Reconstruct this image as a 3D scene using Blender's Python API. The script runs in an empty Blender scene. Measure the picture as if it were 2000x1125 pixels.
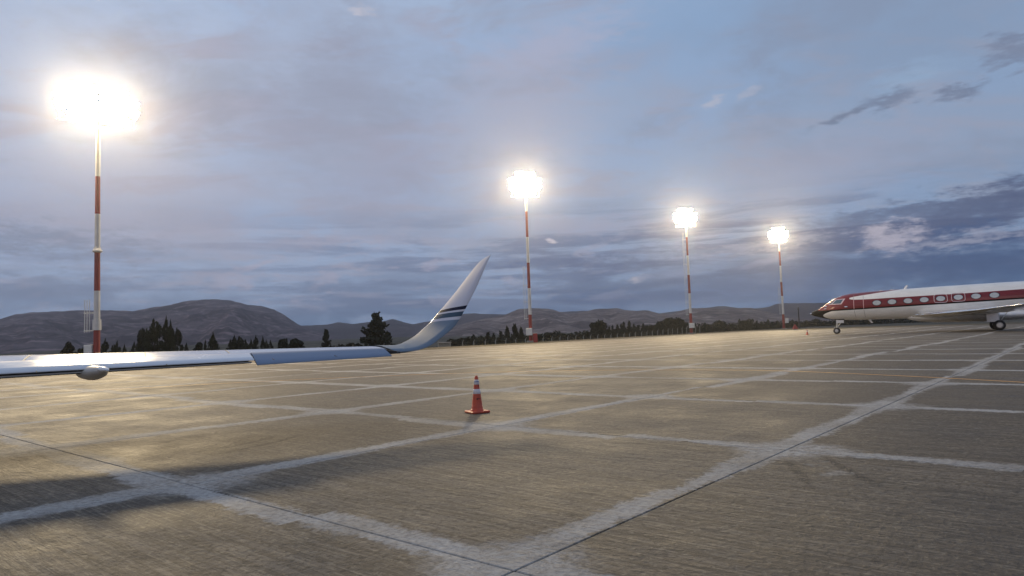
import bpy, math, random
import numpy as np
from mathutils import Vector, Matrix
random.seed(7); RNG = np.random.default_rng(7)
SC = bpy.context.scene; COL = SC.collection
# ------------------------------------------------------------------ camera
F_PX, CAM_H, PITCH, ROLL = 1333.0, 1.5, math.radians(3.66), math.radians(1.9)
_F = Vector((0, math.cos(PITCH), math.sin(PITCH))); _U0 = Vector((0, -math.sin(PITCH), math.cos(PITCH))); _X = Vector((1, 0, 0))
CR = _X*math.cos(ROLL) - _U0*math.sin(ROLL); CU = _X*math.sin(ROLL) + _U0*math.cos(ROLL)
CAM = Vector((0, 0, CAM_H))
cam_data = bpy.data.cameras.new('camera'); cam = bpy.data.objects.new('camera', cam_data); COL.objects.link(cam)
cam_data.sensor_width = 36; cam_data.lens = 36*F_PX/2000; cam_data.clip_start = .05; cam_data.clip_end = 20000
mw = Matrix((CR, CU, -_F)).transposed().to_4x4(); mw.translation = CAM; cam.matrix_world = mw
SC.camera = cam
def ray(px, py): return _F + CR*((px-1000)/F_PX) + CU*((562.5-py)/F_PX)
def at(px, py, Y):
    d = ray(px, py); return CAM + d*(Y/d.y)
# ------------------------------------------------------------------ render, exposure
SC.view_settings.view_transform = 'Standard'; SC.view_settings.look = 'None'
SC.view_settings.exposure = 0; SC.view_settings.gamma = 1; SC.view_settings.use_curve_mapping = False
SC.render.engine = 'CYCLES'
cy = SC.cycles
cy.use_denoising = True; cy.max_bounces = 5; cy.diffuse_bounces = 2; cy.glossy_bounces = 3; cy.volume_bounces = 0
cy.transparent_max_bounces = 6; cy.sample_clamp_indirect = 4.0; cy.caustics_reflective = False; cy.caustics_refractive = False
SUN_EL, SUN_AZ = math.radians(4), math.radians(205)      # low behind the camera, veiled by cloud
LAMP = 600.0                                            # radiance of the floodlight lenses
# ------------------------------------------------------------------ node helper
class NT:
    def __init__(s, tree): s.t = tree; s.n = tree.nodes; s.l = tree.links
    def node(s, kind, **kw):
        n = s.n.new(kind)
        for k, v in kw.items(): setattr(n, k, v)
        return n
    def put(s, sock, v):
        if isinstance(v, bpy.types.NodeSocket): s.l.new(v, sock)
        elif v is not None: sock.default_value = v
    def m(s, op, a, b=None, c=None, clamp=False):
        n = s.node('ShaderNodeMath', operation=op, use_clamp=clamp)
        for i, v in enumerate((a, b, c)): s.put(n.inputs[i], v)
        return n.outputs[0]
    def add(s, a, b): return s.m('ADD', a, b)
    def sub(s, a, b): return s.m('SUBTRACT', a, b)
    def mul(s, a, b): return s.m('MULTIPLY', a, b)
    def ss(s, x, lo, hi, a=0., b=1.):
        n = s.node('ShaderNodeMapRange', interpolation_type='SMOOTHSTEP')
        for i, v in enumerate((x, lo, hi, a, b)): s.put(n.inputs[i], v)
        return n.outputs[0]
    def lin(s, x, lo, hi, a=0., b=1.):
        n = s.node('ShaderNodeMapRange')
        for i, v in enumerate((x, lo, hi, a, b)): s.put(n.inputs[i], v)
        return n.outputs[0]
    def mix(s, f, a, b):
        n = s.node('ShaderNodeMix', data_type='RGBA'); s.put(n.inputs[0], f)
        for i, v in ((6, a), (7, b)): s.put(n.inputs[i], (*v, 1) if isinstance(v, tuple) and len(v) == 3 else v)
        return n.outputs[2]
    def noise(s, vec, scale, detail=3., rough=.55, dist=0., dim='3D', out=0):
        n = s.node('ShaderNodeTexNoise', noise_dimensions=dim)
        s.put(n.inputs['Vector'], vec); n.inputs['Scale'].default_value = scale; n.inputs['Detail'].default_value = detail
        n.inputs['Roughness'].default_value = rough; n.inputs['Distortion'].default_value = dist
        return n.outputs[out]
    def xyz(s, v):
        n = s.node('ShaderNodeSeparateXYZ'); s.put(n.inputs[0], v); return n.outputs
    def vec(s, x, y, z=0.):
        n = s.node('ShaderNodeCombineXYZ')
        for i, v in enumerate((x, y, z)): s.put(n.inputs[i], v)
        return n.outputs[0]
    def ramp(s, x, stops):
        n = s.node('ShaderNodeValToRGB'); s.put(n.inputs[0], x); e = n.color_ramp.elements
        while len(e) < len(stops): e.new(.5)
        for el, (p, c) in zip(e, stops): el.position = p; el.color = (*c, 1)
        return n.outputs[0]
    def curve(s, x, pts, x0, x1, y0, y1):     # piecewise linear function of x
        u = s.lin(x, x0, x1); n = s.node('ShaderNodeFloatCurve'); s.put(n.inputs[1], u)
        c = n.mapping.curves[0]
        P = [((a-x0)/(x1-x0), (b-y0)/(y1-y0)) for a, b in pts]
        while len(c.points) < len(P): c.points.new(.5, .5)
        for q, p in zip(c.points, P): q.location = p; q.handle_type = 'VECTOR'
        n.mapping.update()
        return s.lin(n.outputs[0], 0., 1., y0, y1)
# ------------------------------------------------------------------ world: dusk sky with cloud layers
world = bpy.data.worlds.new('World'); SC.world = world; world.use_nodes = True
w = NT(world.node_tree); w.n.clear()
gen = w.node('ShaderNodeTexCoord').outputs['Generated']
x, y, z = w.xyz(gen)
el = w.m('ARCSINE', z); az = w.m('ARCTAN2', x, y)
nish = w.node('ShaderNodeTexSky', sky_type='NISHITA', sun_disc=False)
nish.sun_elevation = SUN_EL; nish.sun_rotation = SUN_AZ; nish.altitude = 800; nish.air_density = 1.0; nish.dust_density = 1.5
def az_el(px, py):
    d = ray(px, py).normalized(); return math.atan2(d.x, d.y), math.asin(d.z)
ela = w.m('MAXIMUM', el, 0.0)
SK_L = [(0, (.115, .195, .34)), (.10, (.165, .235, .385)), (.22, (.27, .33, .475)), (.45, (.40, .44, .58)), (.75, (.42, .485, .64)), (1, (.42, .52, .71))]
SK_R = [(0, (.050, .115, .265)), (.10, (.052, .12, .275)), (.20, (.15, .225, .39)), (.42, (.285, .355, .50)), (.75, (.245, .345, .52)), (1, (.26, .365, .55))]
eu = w.lin(ela, 0., .46)
lr = w.ss(az, -.5, .6)
clear = w.mix(lr, w.ramp(eu, SK_L), w.ramp(eu, SK_R))
# high thin cloud, laid out on a flat layer overhead
zz = w.add(w.m('MAXIMUM', z, 0.), .22)
pl = w.vec(w.m('DIVIDE', x, zz), w.m('DIVIDE', y, zz), 0.)
n1 = w.noise(pl, 1.6, 6, .55, .6); n2 = w.noise(w.vec(w.m('DIVIDE', x, zz), w.mul(w.m('DIVIDE', y, zz), 1.9), 3.1), 3.1, 6, .6, .5)
blue = w.ss(n1, .40, .62, 1., 0.)
hi = w.mix(w.mul(blue, .55), clear, w.mix(lr, (.36, .47, .68), (.25, .37, .58)))
mauve = w.mul(w.ss(n2, .46, .66), w.ss(el, .06, .2))
hi = w.mix(w.mul(mauve, .85), hi, w.mix(lr, (.385, .385, .495), (.315, .345, .46)))
grey = w.mul(w.ss(w.noise(pl, 2.3, 6, .6, .3), .48, .66), w.ss(el, .08, .25))
hi = w.mix(w.mul(grey, .62), hi, w.mix(lr, (.30, .325, .425), (.235, .28, .395)))
# low banks, drawn out along the horizon
band_v = w.vec(w.mul(az, 2.0), w.mul(el, 25.), .7)
b1 = w.noise(band_v, 1.5, 9, .62, .35)
low = w.mul(w.ss(el, .012, .05), w.ss(el, .12, .20, 1., 0.))
lows = w.mul(w.ss(b1, .465, .57), low)
hi = w.mix(w.mul(lows, w.lin(az, -.6, .5, .30, .9)), hi, w.mix(lr, (.15, .185, .31), (.038, .070, .185)))
b2 = w.noise(w.vec(w.mul(az, 6.5), w.mul(el, 17.), 5.3), 1.9, 9, .62, .3)
puff = w.mul(w.ss(b2, .555, .645), w.mul(w.ss(el, .03, .06), w.ss(el, .10, .17, 1., 0.)))
hi = w.mix(w.mul(puff, .60), hi, w.mix(lr, (.42, .395, .50), (.30, .33, .475)))
fine = w.noise(w.vec(w.mul(az, 4.), w.mul(el, 34.), 2.2), 2.2, 8, .65, .3)
hi = w.mix(w.mul(w.mul(w.ss(fine, .53, .64), low), .5), hi, w.mix(lr, (.34, .345, .455), (.20, .245, .40)))
# single clouds one can point at: (pixel, half widths in radians, tilt, colour, strength, fringe)
dist = w.noise(w.vec(w.mul(az, .8), w.mul(el, 2.6), 0.), 38., 8, .66); dist2 = w.noise(w.vec(w.mul(az, .8), w.mul(el, 2.6), 9.), 38., 8, .66)
def cloud(hi, px, py, sa, se, tilt, colr, k, fr=1.0):
    soft = fr < .65
    a0, e0 = az_el(px, py); t = math.radians(tilt)
    da = w.sub(az, a0); de = w.sub(el, e0)
    u = w.add(w.mul(da, math.cos(t)/sa), w.mul(de, math.sin(t)/sa)); v = w.sub(w.mul(de, math.cos(t)/se), w.mul(da, math.sin(t)/se))
    u = w.add(u, w.mul(w.sub(dist, .5), 3.6*fr)); v = w.add(v, w.mul(w.sub(dist2, .5), 5.0*fr))
    r = w.m('SQRT', w.add(w.mul(u, u), w.mul(v, v)))
    return w.mix(w.mul(w.ss(r, .0 if soft else .15, 1.45 if soft else 1.28, 1., 0.), k), hi, colr)
DK = (.115, .14, .235); PK = (.47, .44, .52)
for c in [(1960, 392, .13, .026, 7, (.070, .088, .18), .85, .75), (1760, 412, .15, .012, 3, (.085, .11, .21), .7, .9), (1870, 425, .2, .012, 3, (.09, .115, .22), .6, .7), (1650, 225, .042, .0060, 14, (.15, .185, .28), .85), (1735, 193, .034, .012, 6, (.16, .195, .295), .85),
          (1872, 182, .030, .011, 8, (.16, .195, .295), .85), (1985, 98, .04, .020, 0, (.17, .20, .30), .8), (1880, 515, .24, .024, 2, (.040, .078, .20), .9, .6),
          (1600, 525, .18, .020, 0, (.052, .092, .215), .75, .6), (1500, 560, .3, .018, 0, (.06, .115, .26), .6, .6), (1180, 515, .17, .014, -2, (.095, .13, .25), .8, .8), (1140, 560, .20, .010, 0, (.12, .17, .30), .6), (700, 560, .14, .010, 1, (.16, .21, .34), .6),
          (1400, 490, .12, .010, -4, (.12, .15, .27), .7), (90, 470, .16, .022, -2, (.20, .235, .345), .75), (40, 560, .2, .016, 0, (.17, .215, .335), .6),
          (1745, 465, .040, .016, 8, (.45, .425, .52), .9), (1715, 452, .026, .012, 4, (.47, .44, .53), .85), (1880, 470, .07, .010, 6, (.33, .345, .46), .8), (1500, 478, .10, .010, 5, (.35, .36, .47), .7),
          (1245, 545, .016, .0045, 10, (.46, .44, .52), .85), (1076, 471, .009, .0036, -12, (.60, .56, .63), .9), (705, 21, .020, .007, 4, (.60, .58, .66), .75), (1388, 203, .018, .006, 24, (.46, .47, .57), .7),
          (1462, 182, .02, .006, 18, (.42, .44, .55), .6), (400, 540, .05, .010, 3, (.34, .345, .455), .7), (650, 470, .09, .012, 2, (.39, .375, .475), .6), (690, 525, .05, .008, 0, (.37, .36, .46), .6), (900, 478, .07, .009, -3, (.36, .36, .46), .5),
          (1330, 60, .16, .05, 8, (.25, .375, .58), .7, .4), (1080, 90, .12, .03, 14, (.43, .43, .56), .6, .6), (1600, 330, .16, .05, 8, (.35, .365, .49), .55, .5),
          (650, 190, .15, .12, 50, (.315, .34, .45), .75, .35), (770, 340, .12, .06, 30, (.345, .355, .47), .65, .4), (240, 430, .20, .04, -8, (.41, .40, .50), .55, .5), (1010, 230, .13, .09, 10, (.40, .405, .52), .6, .4), (1800, 60, .20, .07, 6, (.24, .31, .45), .55, .4),
          (560, 60, .10, .05, 40, (.40, .47, .63), .55, .4), (1780, 150, .05, .016, 6, (.30, .43, .62), .55, .6), (1150, 440, .16, .02, -4, (.33, .335, .455), .55, .7)]:
    hi = cloud(hi, *c)
up = w.mix(w.ss(z, -.02, .0), (.10, .10, .10), hi)
sc10 = w.node('ShaderNodeVectorMath', operation='SCALE'); w.l.new(up, sc10.inputs[0]); sc10.inputs['Scale'].default_value = 10.
nmix = w.mix(.045, sc10.outputs[0], nish.outputs[0])
bg = w.node('ShaderNodeBackground'); w.put(bg.inputs[0], nmix); bg.inputs[1].default_value = .1
w.l.new(bg.outputs[0], w.node('ShaderNodeOutputWorld').inputs[0])
# ------------------------------------------------------------------ sun: last veiled light
sd = bpy.data.lights.new('sun', 'SUN'); sd.energy = .20; sd.angle = math.radians(20); sd.color = (1, .80, .72)
sun = bpy.data.objects.new('sun', sd); COL.objects.link(sun)
sv = Vector((math.sin(SUN_AZ)*math.cos(SUN_EL), math.cos(SUN_AZ)*math.cos(SUN_EL), math.sin(SUN_EL)))
sun.rotation_euler = sv.to_track_quat('Z', 'Y').to_euler()
# ------------------------------------------------------------------ materials
def mat(name, col, rough=.6, metal=0., spec=.5, var=.0, vscale=3., bump=0., coat=0.):
    m = bpy.data.materials.new(name); m.use_nodes = True; t = NT(m.node_tree); b = t.n['Principled BSDF']
    b.inputs['Roughness'].default_value = rough; b.inputs['Metallic'].default_value = metal; b.inputs['Specular IOR Level'].default_value = spec
    b.inputs['Coat Weight'].default_value = coat
    co = t.node('ShaderNodeTexCoord').outputs['Object']
    if var:
        n = t.noise(co, vscale, 5, .6)
        c2 = tuple(max(0, v*(1-var)) for v in col); c3 = tuple(min(1, v*(1+var*.6)) for v in col)
        t.put(b.inputs['Base Color'], t.ramp(n, [(.3, c2), (.7, c3)]))
        t.put(b.inputs['Roughness'], t.lin(n, .3, .7, max(.02, rough-.08), min(1, rough+.1)))
    else: b.inputs['Base Color'].default_value = (*col, 1)
    if bump:
        bn = t.node('ShaderNodeBump'); bn.inputs['Strength'].default_value = bump; t.put(bn.inputs['Height'], t.noise(co, vscale*6, 3)); t.put(b.inputs['Normal'], bn.outputs[0])
    return m
M = dict(
 mast_red=mat('mast_red', (.24, .030, .026), .55, var=.25, vscale=1.2), mast_white=mat('mast_white', (.56, .55, .53), .55, var=.15, vscale=1.2),
 galv=mat('galvanised', (.42, .43, .44), .45, .7, var=.2), cabinet=mat('cabinet_paint', (.62, .62, .60), .5, var=.12), red_cab=mat('red_cabinet', (.30, .03, .03), .5, var=.2),
 housing=mat('lamp_housing', (.22, .22, .23), .5, .5, var=.2),
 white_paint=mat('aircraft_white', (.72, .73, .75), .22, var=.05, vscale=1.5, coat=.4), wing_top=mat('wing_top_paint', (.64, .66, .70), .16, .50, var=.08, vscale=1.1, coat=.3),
 wing_under=mat('wing_underside', (.42, .42, .42), .4, var=.15), control=mat('control_surface', (.19, .245, .34), .5, .0, spec=.3, var=.06, vscale=1.5), matt_white=mat('winglet_white', (.56, .55, .60), .6, spec=.3), silver=mat('silver_paint', (.15, .205, .27), .6, .0, spec=.3, var=.10, vscale=2.),
 lead=mat('polished_edge', (.86, .87, .88), .16, 1., var=.04), navy=mat('navy_stripe', (.010, .014, .035), .6, spec=.12), slate=mat('slate_stripe', (.05, .085, .125), .6, spec=.15), dark=mat('dark_gap', (.012, .012, .013), .7),
 pod=mat('fairing_paint', (.40, .37, .33), .4, var=.15), tyre=mat('tyre_rubber', (.014, .014, .015), .75, var=.3, bump=.2), hub=mat('wheel_hub', (.45, .45, .44), .35, .6), strut=mat('gear_strut', (.55, .55, .53), .35, .4, var=.15),
 cabin_glass=mat('cabin_blind', (.47, .50, .51), .12, var=.08, vscale=4.), cockpit=mat('cockpit_glass', (.05, .09, .12), .05, spec=1.), frame=mat('window_surround', (.62, .48, .52), .4, var=.1), outline=mat('door_seam', (.58, .32, .33), .5), seam=mat('grey_seam', (.25, .25, .25), .6),
 chrome=mat('chrome_highlight', (.92, .92, .90), .08, 1.),
 cone_o=mat('cone_orange', (.62, .095, .045), .5, var=.22, vscale=9., bump=.05), cone_w=mat('cone_sleeve', (.80, .76, .76), .45, var=.18, vscale=14.), cone_b=mat('cone_blue_ring', (.10, .13, .28), .5), cone_k=mat('cone_mark', (.03, .018, .015), .7),
 post=mat('concrete_post', (.26, .26, .24), .85, var=.3, vscale=2.), wire=mat('fence_wire', (.16, .16, .16), .5, .6), trunk=mat('bark', (.035, .028, .022), .9, var=.3),
 hut=mat('hut_wall', (.23, .22, .19), .85, var=.25), roofm=mat('hut_roof', (.28, .26, .23), .8, var=.2), sealant=mat('joint_sealant', (.018, .017, .016), .8, var=.3, vscale=6.), wood=mat('timber_pole', (.035, .03, .028), .85, var=.3),
 line=mat('yellow_line', (.62, .31, .07), .6, var=.3, vscale=5.), redtent=mat('red_cover', (.26, .035, .03), .7, var=.3),
)
def leafmat(name, a, b):
    m = bpy.data.materials.new(name); m.use_nodes = True; t = NT(m.node_tree); bs = t.n['Principled BSDF']
    n = t.noise(t.node('ShaderNodeNewGeometry').outputs['Position'], .9, 4, .6)
    t.put(bs.inputs['Base Color'], t.ramp(n, [(.35, a), (.68, b)])); bs.inputs['Roughness'].default_value = .85; bs.inputs['Specular IOR Level'].default_value = .15
    return m
LEAF = dict(dark=leafmat('conifer_leaf', (.010, .015, .010), (.026, .034, .020)), mid=leafmat('poplar_leaf', (.014, .019, .010), (.036, .042, .021)), olive=leafmat('bush_leaf', (.014, .016, .009), (.036, .036, .020)))
def lensmat():
    m = bpy.data.materials.new('floodlight_lens'); m.use_nodes = True; t = NT(m.node_tree); t.n.clear()
    e = t.node('ShaderNodeEmission'); e.inputs[0].default_value = (1, .78, .46, 1); e.inputs[1].default_value = LAMP
    t.l.new(e.outputs[0], t.node('ShaderNodeOutputMaterial').inputs[0]); return m
M['lens'] = lensmat()
# ---- concrete: broom-finished slabs with pale laitance along every joint
GY, GOX, GOY, GA, GB = .865, -.045, 4.40, 4.95, 4.50
GC, GS = math.cos(GY), math.sin(GY)
def grid_xy(i, j): return (GOX + i*GC - j*GS, GOY + i*GS + j*GC)       # metres along / across the slab rows
def concrete():
    m = bpy.data.materials.new('apron_concrete'); m.use_nodes = True; t = NT(m.node_tree); b = t.n['Principled BSDF']
    pos = t.node('ShaderNodeNewGeometry').outputs['Position']; X, Y, Z = t.xyz(pos)
    dx, dy = t.sub(X, GOX), t.sub(Y, GOY)
    gi = t.add(t.mul(dx, GC), t.mul(dy, GS)); gj = t.sub(t.mul(dy, GC), t.mul(dx, GS))
    g = t.vec(gi, gj, 0.)
    wob = t.noise(g, .9, 4, .6); wob2 = t.noise(t.vec(gi, gj, 7.), .9, 4, .6); rag = t.noise(g, 9., 6, .7); big = t.noise(g, .13, 3, .5)
    def jd(u, per):      # signed distance to the closest joint, and the joint's number
        q = t.m('DIVIDE', u, per); r = t.m('ROUND', q); return t.mul(t.sub(q, r), per), r
    di, ri = jd(gi, GA); dj, rj = jd(gj, GB)
    def wn(v):
        n = t.node('ShaderNodeTexWhiteNoise', noise_dimensions='3D'); t.put(n.inputs[0], v); return n.outputs[0]
    slab = t.vec(t.m('FLOOR', t.m('DIVIDE', gi, GA)), t.m('FLOOR', t.m('DIVIDE', gj, GB)), 0.)
    sv1 = wn(slab); 
    def pale(d, r, other, sl, k):     # strip beside a joint: width, side and strength differ from joint to joint and along it
        h = wn(t.vec(r, t.m('ROUND', t.m('DIVIDE', other, sl)), k)); h2 = wn(t.vec(r, k, 3.))
        off = t.mul(t.sub(h, .5), .34)
        along = t.noise(t.vec(t.mul(r, 7.3), t.mul(other, .22), k), 1., 3, .5)
        wd = t.add(t.lin(along, .3, .7, .08, .36), t.mul(t.sub(wob, .5), .35))
        e = t.m('ABSOLUTE', t.sub(d, off)); e = t.add(e, t.mul(t.sub(rag, .5), .42)); e = t.add(e, t.mul(t.sub(wob2, .5), .22))
        core = t.ss(e, t.mul(wd, .55), t.add(wd, .02), 1., 0.)
        return t.mul(core, t.mul(t.lin(h2, 0., 1., .72, 1.0), t.lin(wob2, .36, .56, .55, 1.0)))
    p = t.m('MAXIMUM', pale(di, ri, gj, GB, 1.), pale(dj, rj, gi, GA, 2.))
    corner = t.ss(t.add(t.m('SQRT', t.add(t.mul(di, di), t.mul(dj, dj))), t.mul(t.sub(wob, .5), 1.2)), .25, .75, .85, 0.)
    p = t.m('MAXIMUM', p, t.mul(corner, t.ss(rag, .3, .6)))
    # a few spilled pale patches
    spill = t.mul(t.ss(t.noise(g, .35, 6, .7), .66, .74), .5)
    p = t.m('MAXIMUM', p, spill)
    # broom lines run across the rows
    br = t.noise(t.vec(t.mul(gi, 13.), t.mul(gj, .5), t.mul(sv1, 9.)), 1., 5, .75); br2 = t.noise(t.vec(t.mul(gi, 30.), t.mul(gj, 1.8), 2.), 1., 4, .7)
    grit = t.noise(g, 17., 5, .75); mott = t.noise(t.vec(gi, gj, t.mul(sv1, 20.)), .75, 6, .62)
    base = t.mix(t.ss(mott, .30, .70), (.080, .067, .052), (.188, .160, .128))
    base = t.mix(t.mul(t.ss(sv1, .45, 1.), .6), base, (.18, .158, .128)); base = t.mix(t.mul(t.ss(sv1, .0, .4, 1., 0.), .45), base, (.085, .066, .046))
    base = t.mix(t.mul(t.ss(br, .42, .58), .62), base, (.062, .050, .035))
    base = t.mix(t.mul(t.ss(br2, .50, .62), .50), base, (.29, .245, .18))
    base = t.mix(t.mul(t.ss(grit, .50, .60), .70), base, (.045, .037, .029))
    grit2 = t.noise(t.vec(gi, gj, 4.), 14., 5, .75)
    base = t.mix(t.mul(t.ss(grit2, .54, .64), .45), base, (.33, .285, .215))
    base = t.mix(t.mul(t.ss(big, .45, .7), .40), base, (.105, .085, .063))
    drip = t.mul(t.ss(t.noise(g, 1.7, 5, .6), .64, .72), .55); base = t.mix(drip, base, (.05, .042, .034))
    pc = t.mix(t.ss(grit, .35, .7), (.58, .57, .55), (.33, .32, .305))
    base = t.mix(t.mul(p, t.lin(br2, .3, .7, .95, .70)), base, pc)
    # tyre scuffs: thin arcs
    for (cx, cyy, r, a0, a1) in TYRES:
        ex, ey = t.sub(X, cx), t.sub(Y, cyy)
        rr = t.m('SQRT', t.add(t.mul(ex, ex), t.mul(ey, ey))); an = t.m('ARCTAN2', ey, ex)
        e = t.m('ABSOLUTE', t.sub(rr, r))
        ae = (a1-a0)*.3; k = t.mul(t.ss(e, .015, .085, 1., 0.), t.mul(t.ss(an, a0, a0+ae), t.ss(an, a1-ae, a1, 1., 0.)))
        base = t.mix(t.mul(t.mul(k, t.ss(grit, .35, .55)), .80), base, (.022, .020, .019))
    t.put(b.inputs['Base Color'], base)
    t.put(b.inputs['Roughness'], t.add(t.lin(mott, .3, .7, .57, .80), t.mul(p, .12)))
    b.inputs['Specular IOR Level'].default_value = .19
    und = t.noise(t.vec(t.mul(gi, 5.), t.mul(gj, 2.5), 6.), 1., 4, .65); hgt = t.add(t.add(t.add(t.mul(br, .55), t.mul(br2, .25)), t.mul(grit, .55)), t.mul(und, 1.5))
    bn = t.node('ShaderNodeBump'); bn.inputs['Strength'].default_value = .8; bn.inputs['Distance'].default_value = .03; t.put(bn.inputs['Height'], hgt); t.put(b.inputs['Normal'], bn.outputs[0])
    return m
def arc3(p, q, r):   # circle through three ground points -> centre, radius, angles
    (ax, ay), (bx, by), (cx, cy_) = p, q, r
    d = 2*(ax*(by-cy_)+bx*(cy_-ay)+cx*(ay-by))
    ux = ((ax*ax+ay*ay)*(by-cy_)+(bx*bx+by*by)*(cy_-ay)+(cx*cx+cy_*cy_)*(ay-by))/d
    uy = ((ax*ax+ay*ay)*(cx-bx)+(bx*bx+by*by)*(ax-cx)+(cx*cx+cy_*cy_)*(bx-ax))/d
    an = sorted(math.atan2(yy-uy, xx-ux) for xx, yy in (p, q, r))
    return ux, uy, math.hypot(ax-ux, ay-uy), an[0], an[2]
TYRES = [arc3((3.45, 7.95), (3.32, 7.0), (3.25, 6.05)), arc3((2.98, 7.75), (2.80, 6.9), (2.62, 6.1)),
         arc3((-4.2, 9.05), (-3.65, 9.9), (-3.35, 11.2)), arc3((-4.5, 9.3), (-3.95, 10.1), (-3.72, 11.0))]
M['concrete'] = concrete()
def groundmat():
    m = bpy.data.materials.new('dry_ground'); m.use_nodes = True; t = NT(m.node_tree); b = t.n['Principled BSDF']
    pos = t.node('ShaderNodeNewGeometry').outputs['Position']
    n = t.noise(pos, .06, 6, .6); n2 = t.noise(pos, 1.1, 4, .6)
    c = t.mix(t.ss(n, .4, .6), (.085, .075, .05), (.15, .12, .085)); c = t.mix(t.mul(t.ss(n2, .45, .65), .5), c, (.05, .055, .032))
    t.put(b.inputs['Base Color'], c); b.inputs['Roughness'].default_value = .95; b.inputs['Specular IOR Level'].default_value = .1
    return m
M['ground'] = groundmat()
def hillmat(name, cols, s=1.):
    m = bpy.data.materials.new(name); m.use_nodes = True; t = NT(m.node_tree); b = t.n['Principled BSDF']
    X, Y, Z = t.xyz(t.node('ShaderNodeNewGeometry').outputs['Position'])
    v = t.vec(X, Y, t.mul(Z, 2.6))
    n = t.noise(v, .010*s, 7, .62, .6); n2 = t.noise(t.vec(X, Y, t.mul(Z, 4.5)), .035*s, 6, .65, .8); n3 = t.noise(v, .16*s, 4, .65)
    c = t.mix(t.ss(n, .38, .64), cols[0], cols[1]); c = t.mix(t.mul(t.ss(n2, .50, .66), .8), c, cols[2]); c = t.mix(t.mul(t.ss(n2, .30, .44, 1., 0.), .75), c, cols[3])
    c = t.mix(t.mul(t.ss(n3, .56, .68), .45), c, (.025, .028, .024))
    t.put(b.inputs['Base Color'], c); b.inputs['Roughness'].default_value = .95; b.inputs['Specular IOR Level'].default_value = .05
    return m
M['mount'] = hillmat('mountain_slope', [(.085, .070, .074), (.165, .13, .132), (.36, .26, .25), (.034, .034, .038)])
M['hill'] = hillmat('hill_slope', [(.125, .092, .084), (.25, .185, .158), (.45, .34, .285), (.034, .031, .031)], 1.5)
M['far'] = hillmat('far_slope', [(.10, .082, .085), (.13, .105, .105), (.16, .125, .12), (.075, .066, .07)], .8)
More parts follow.
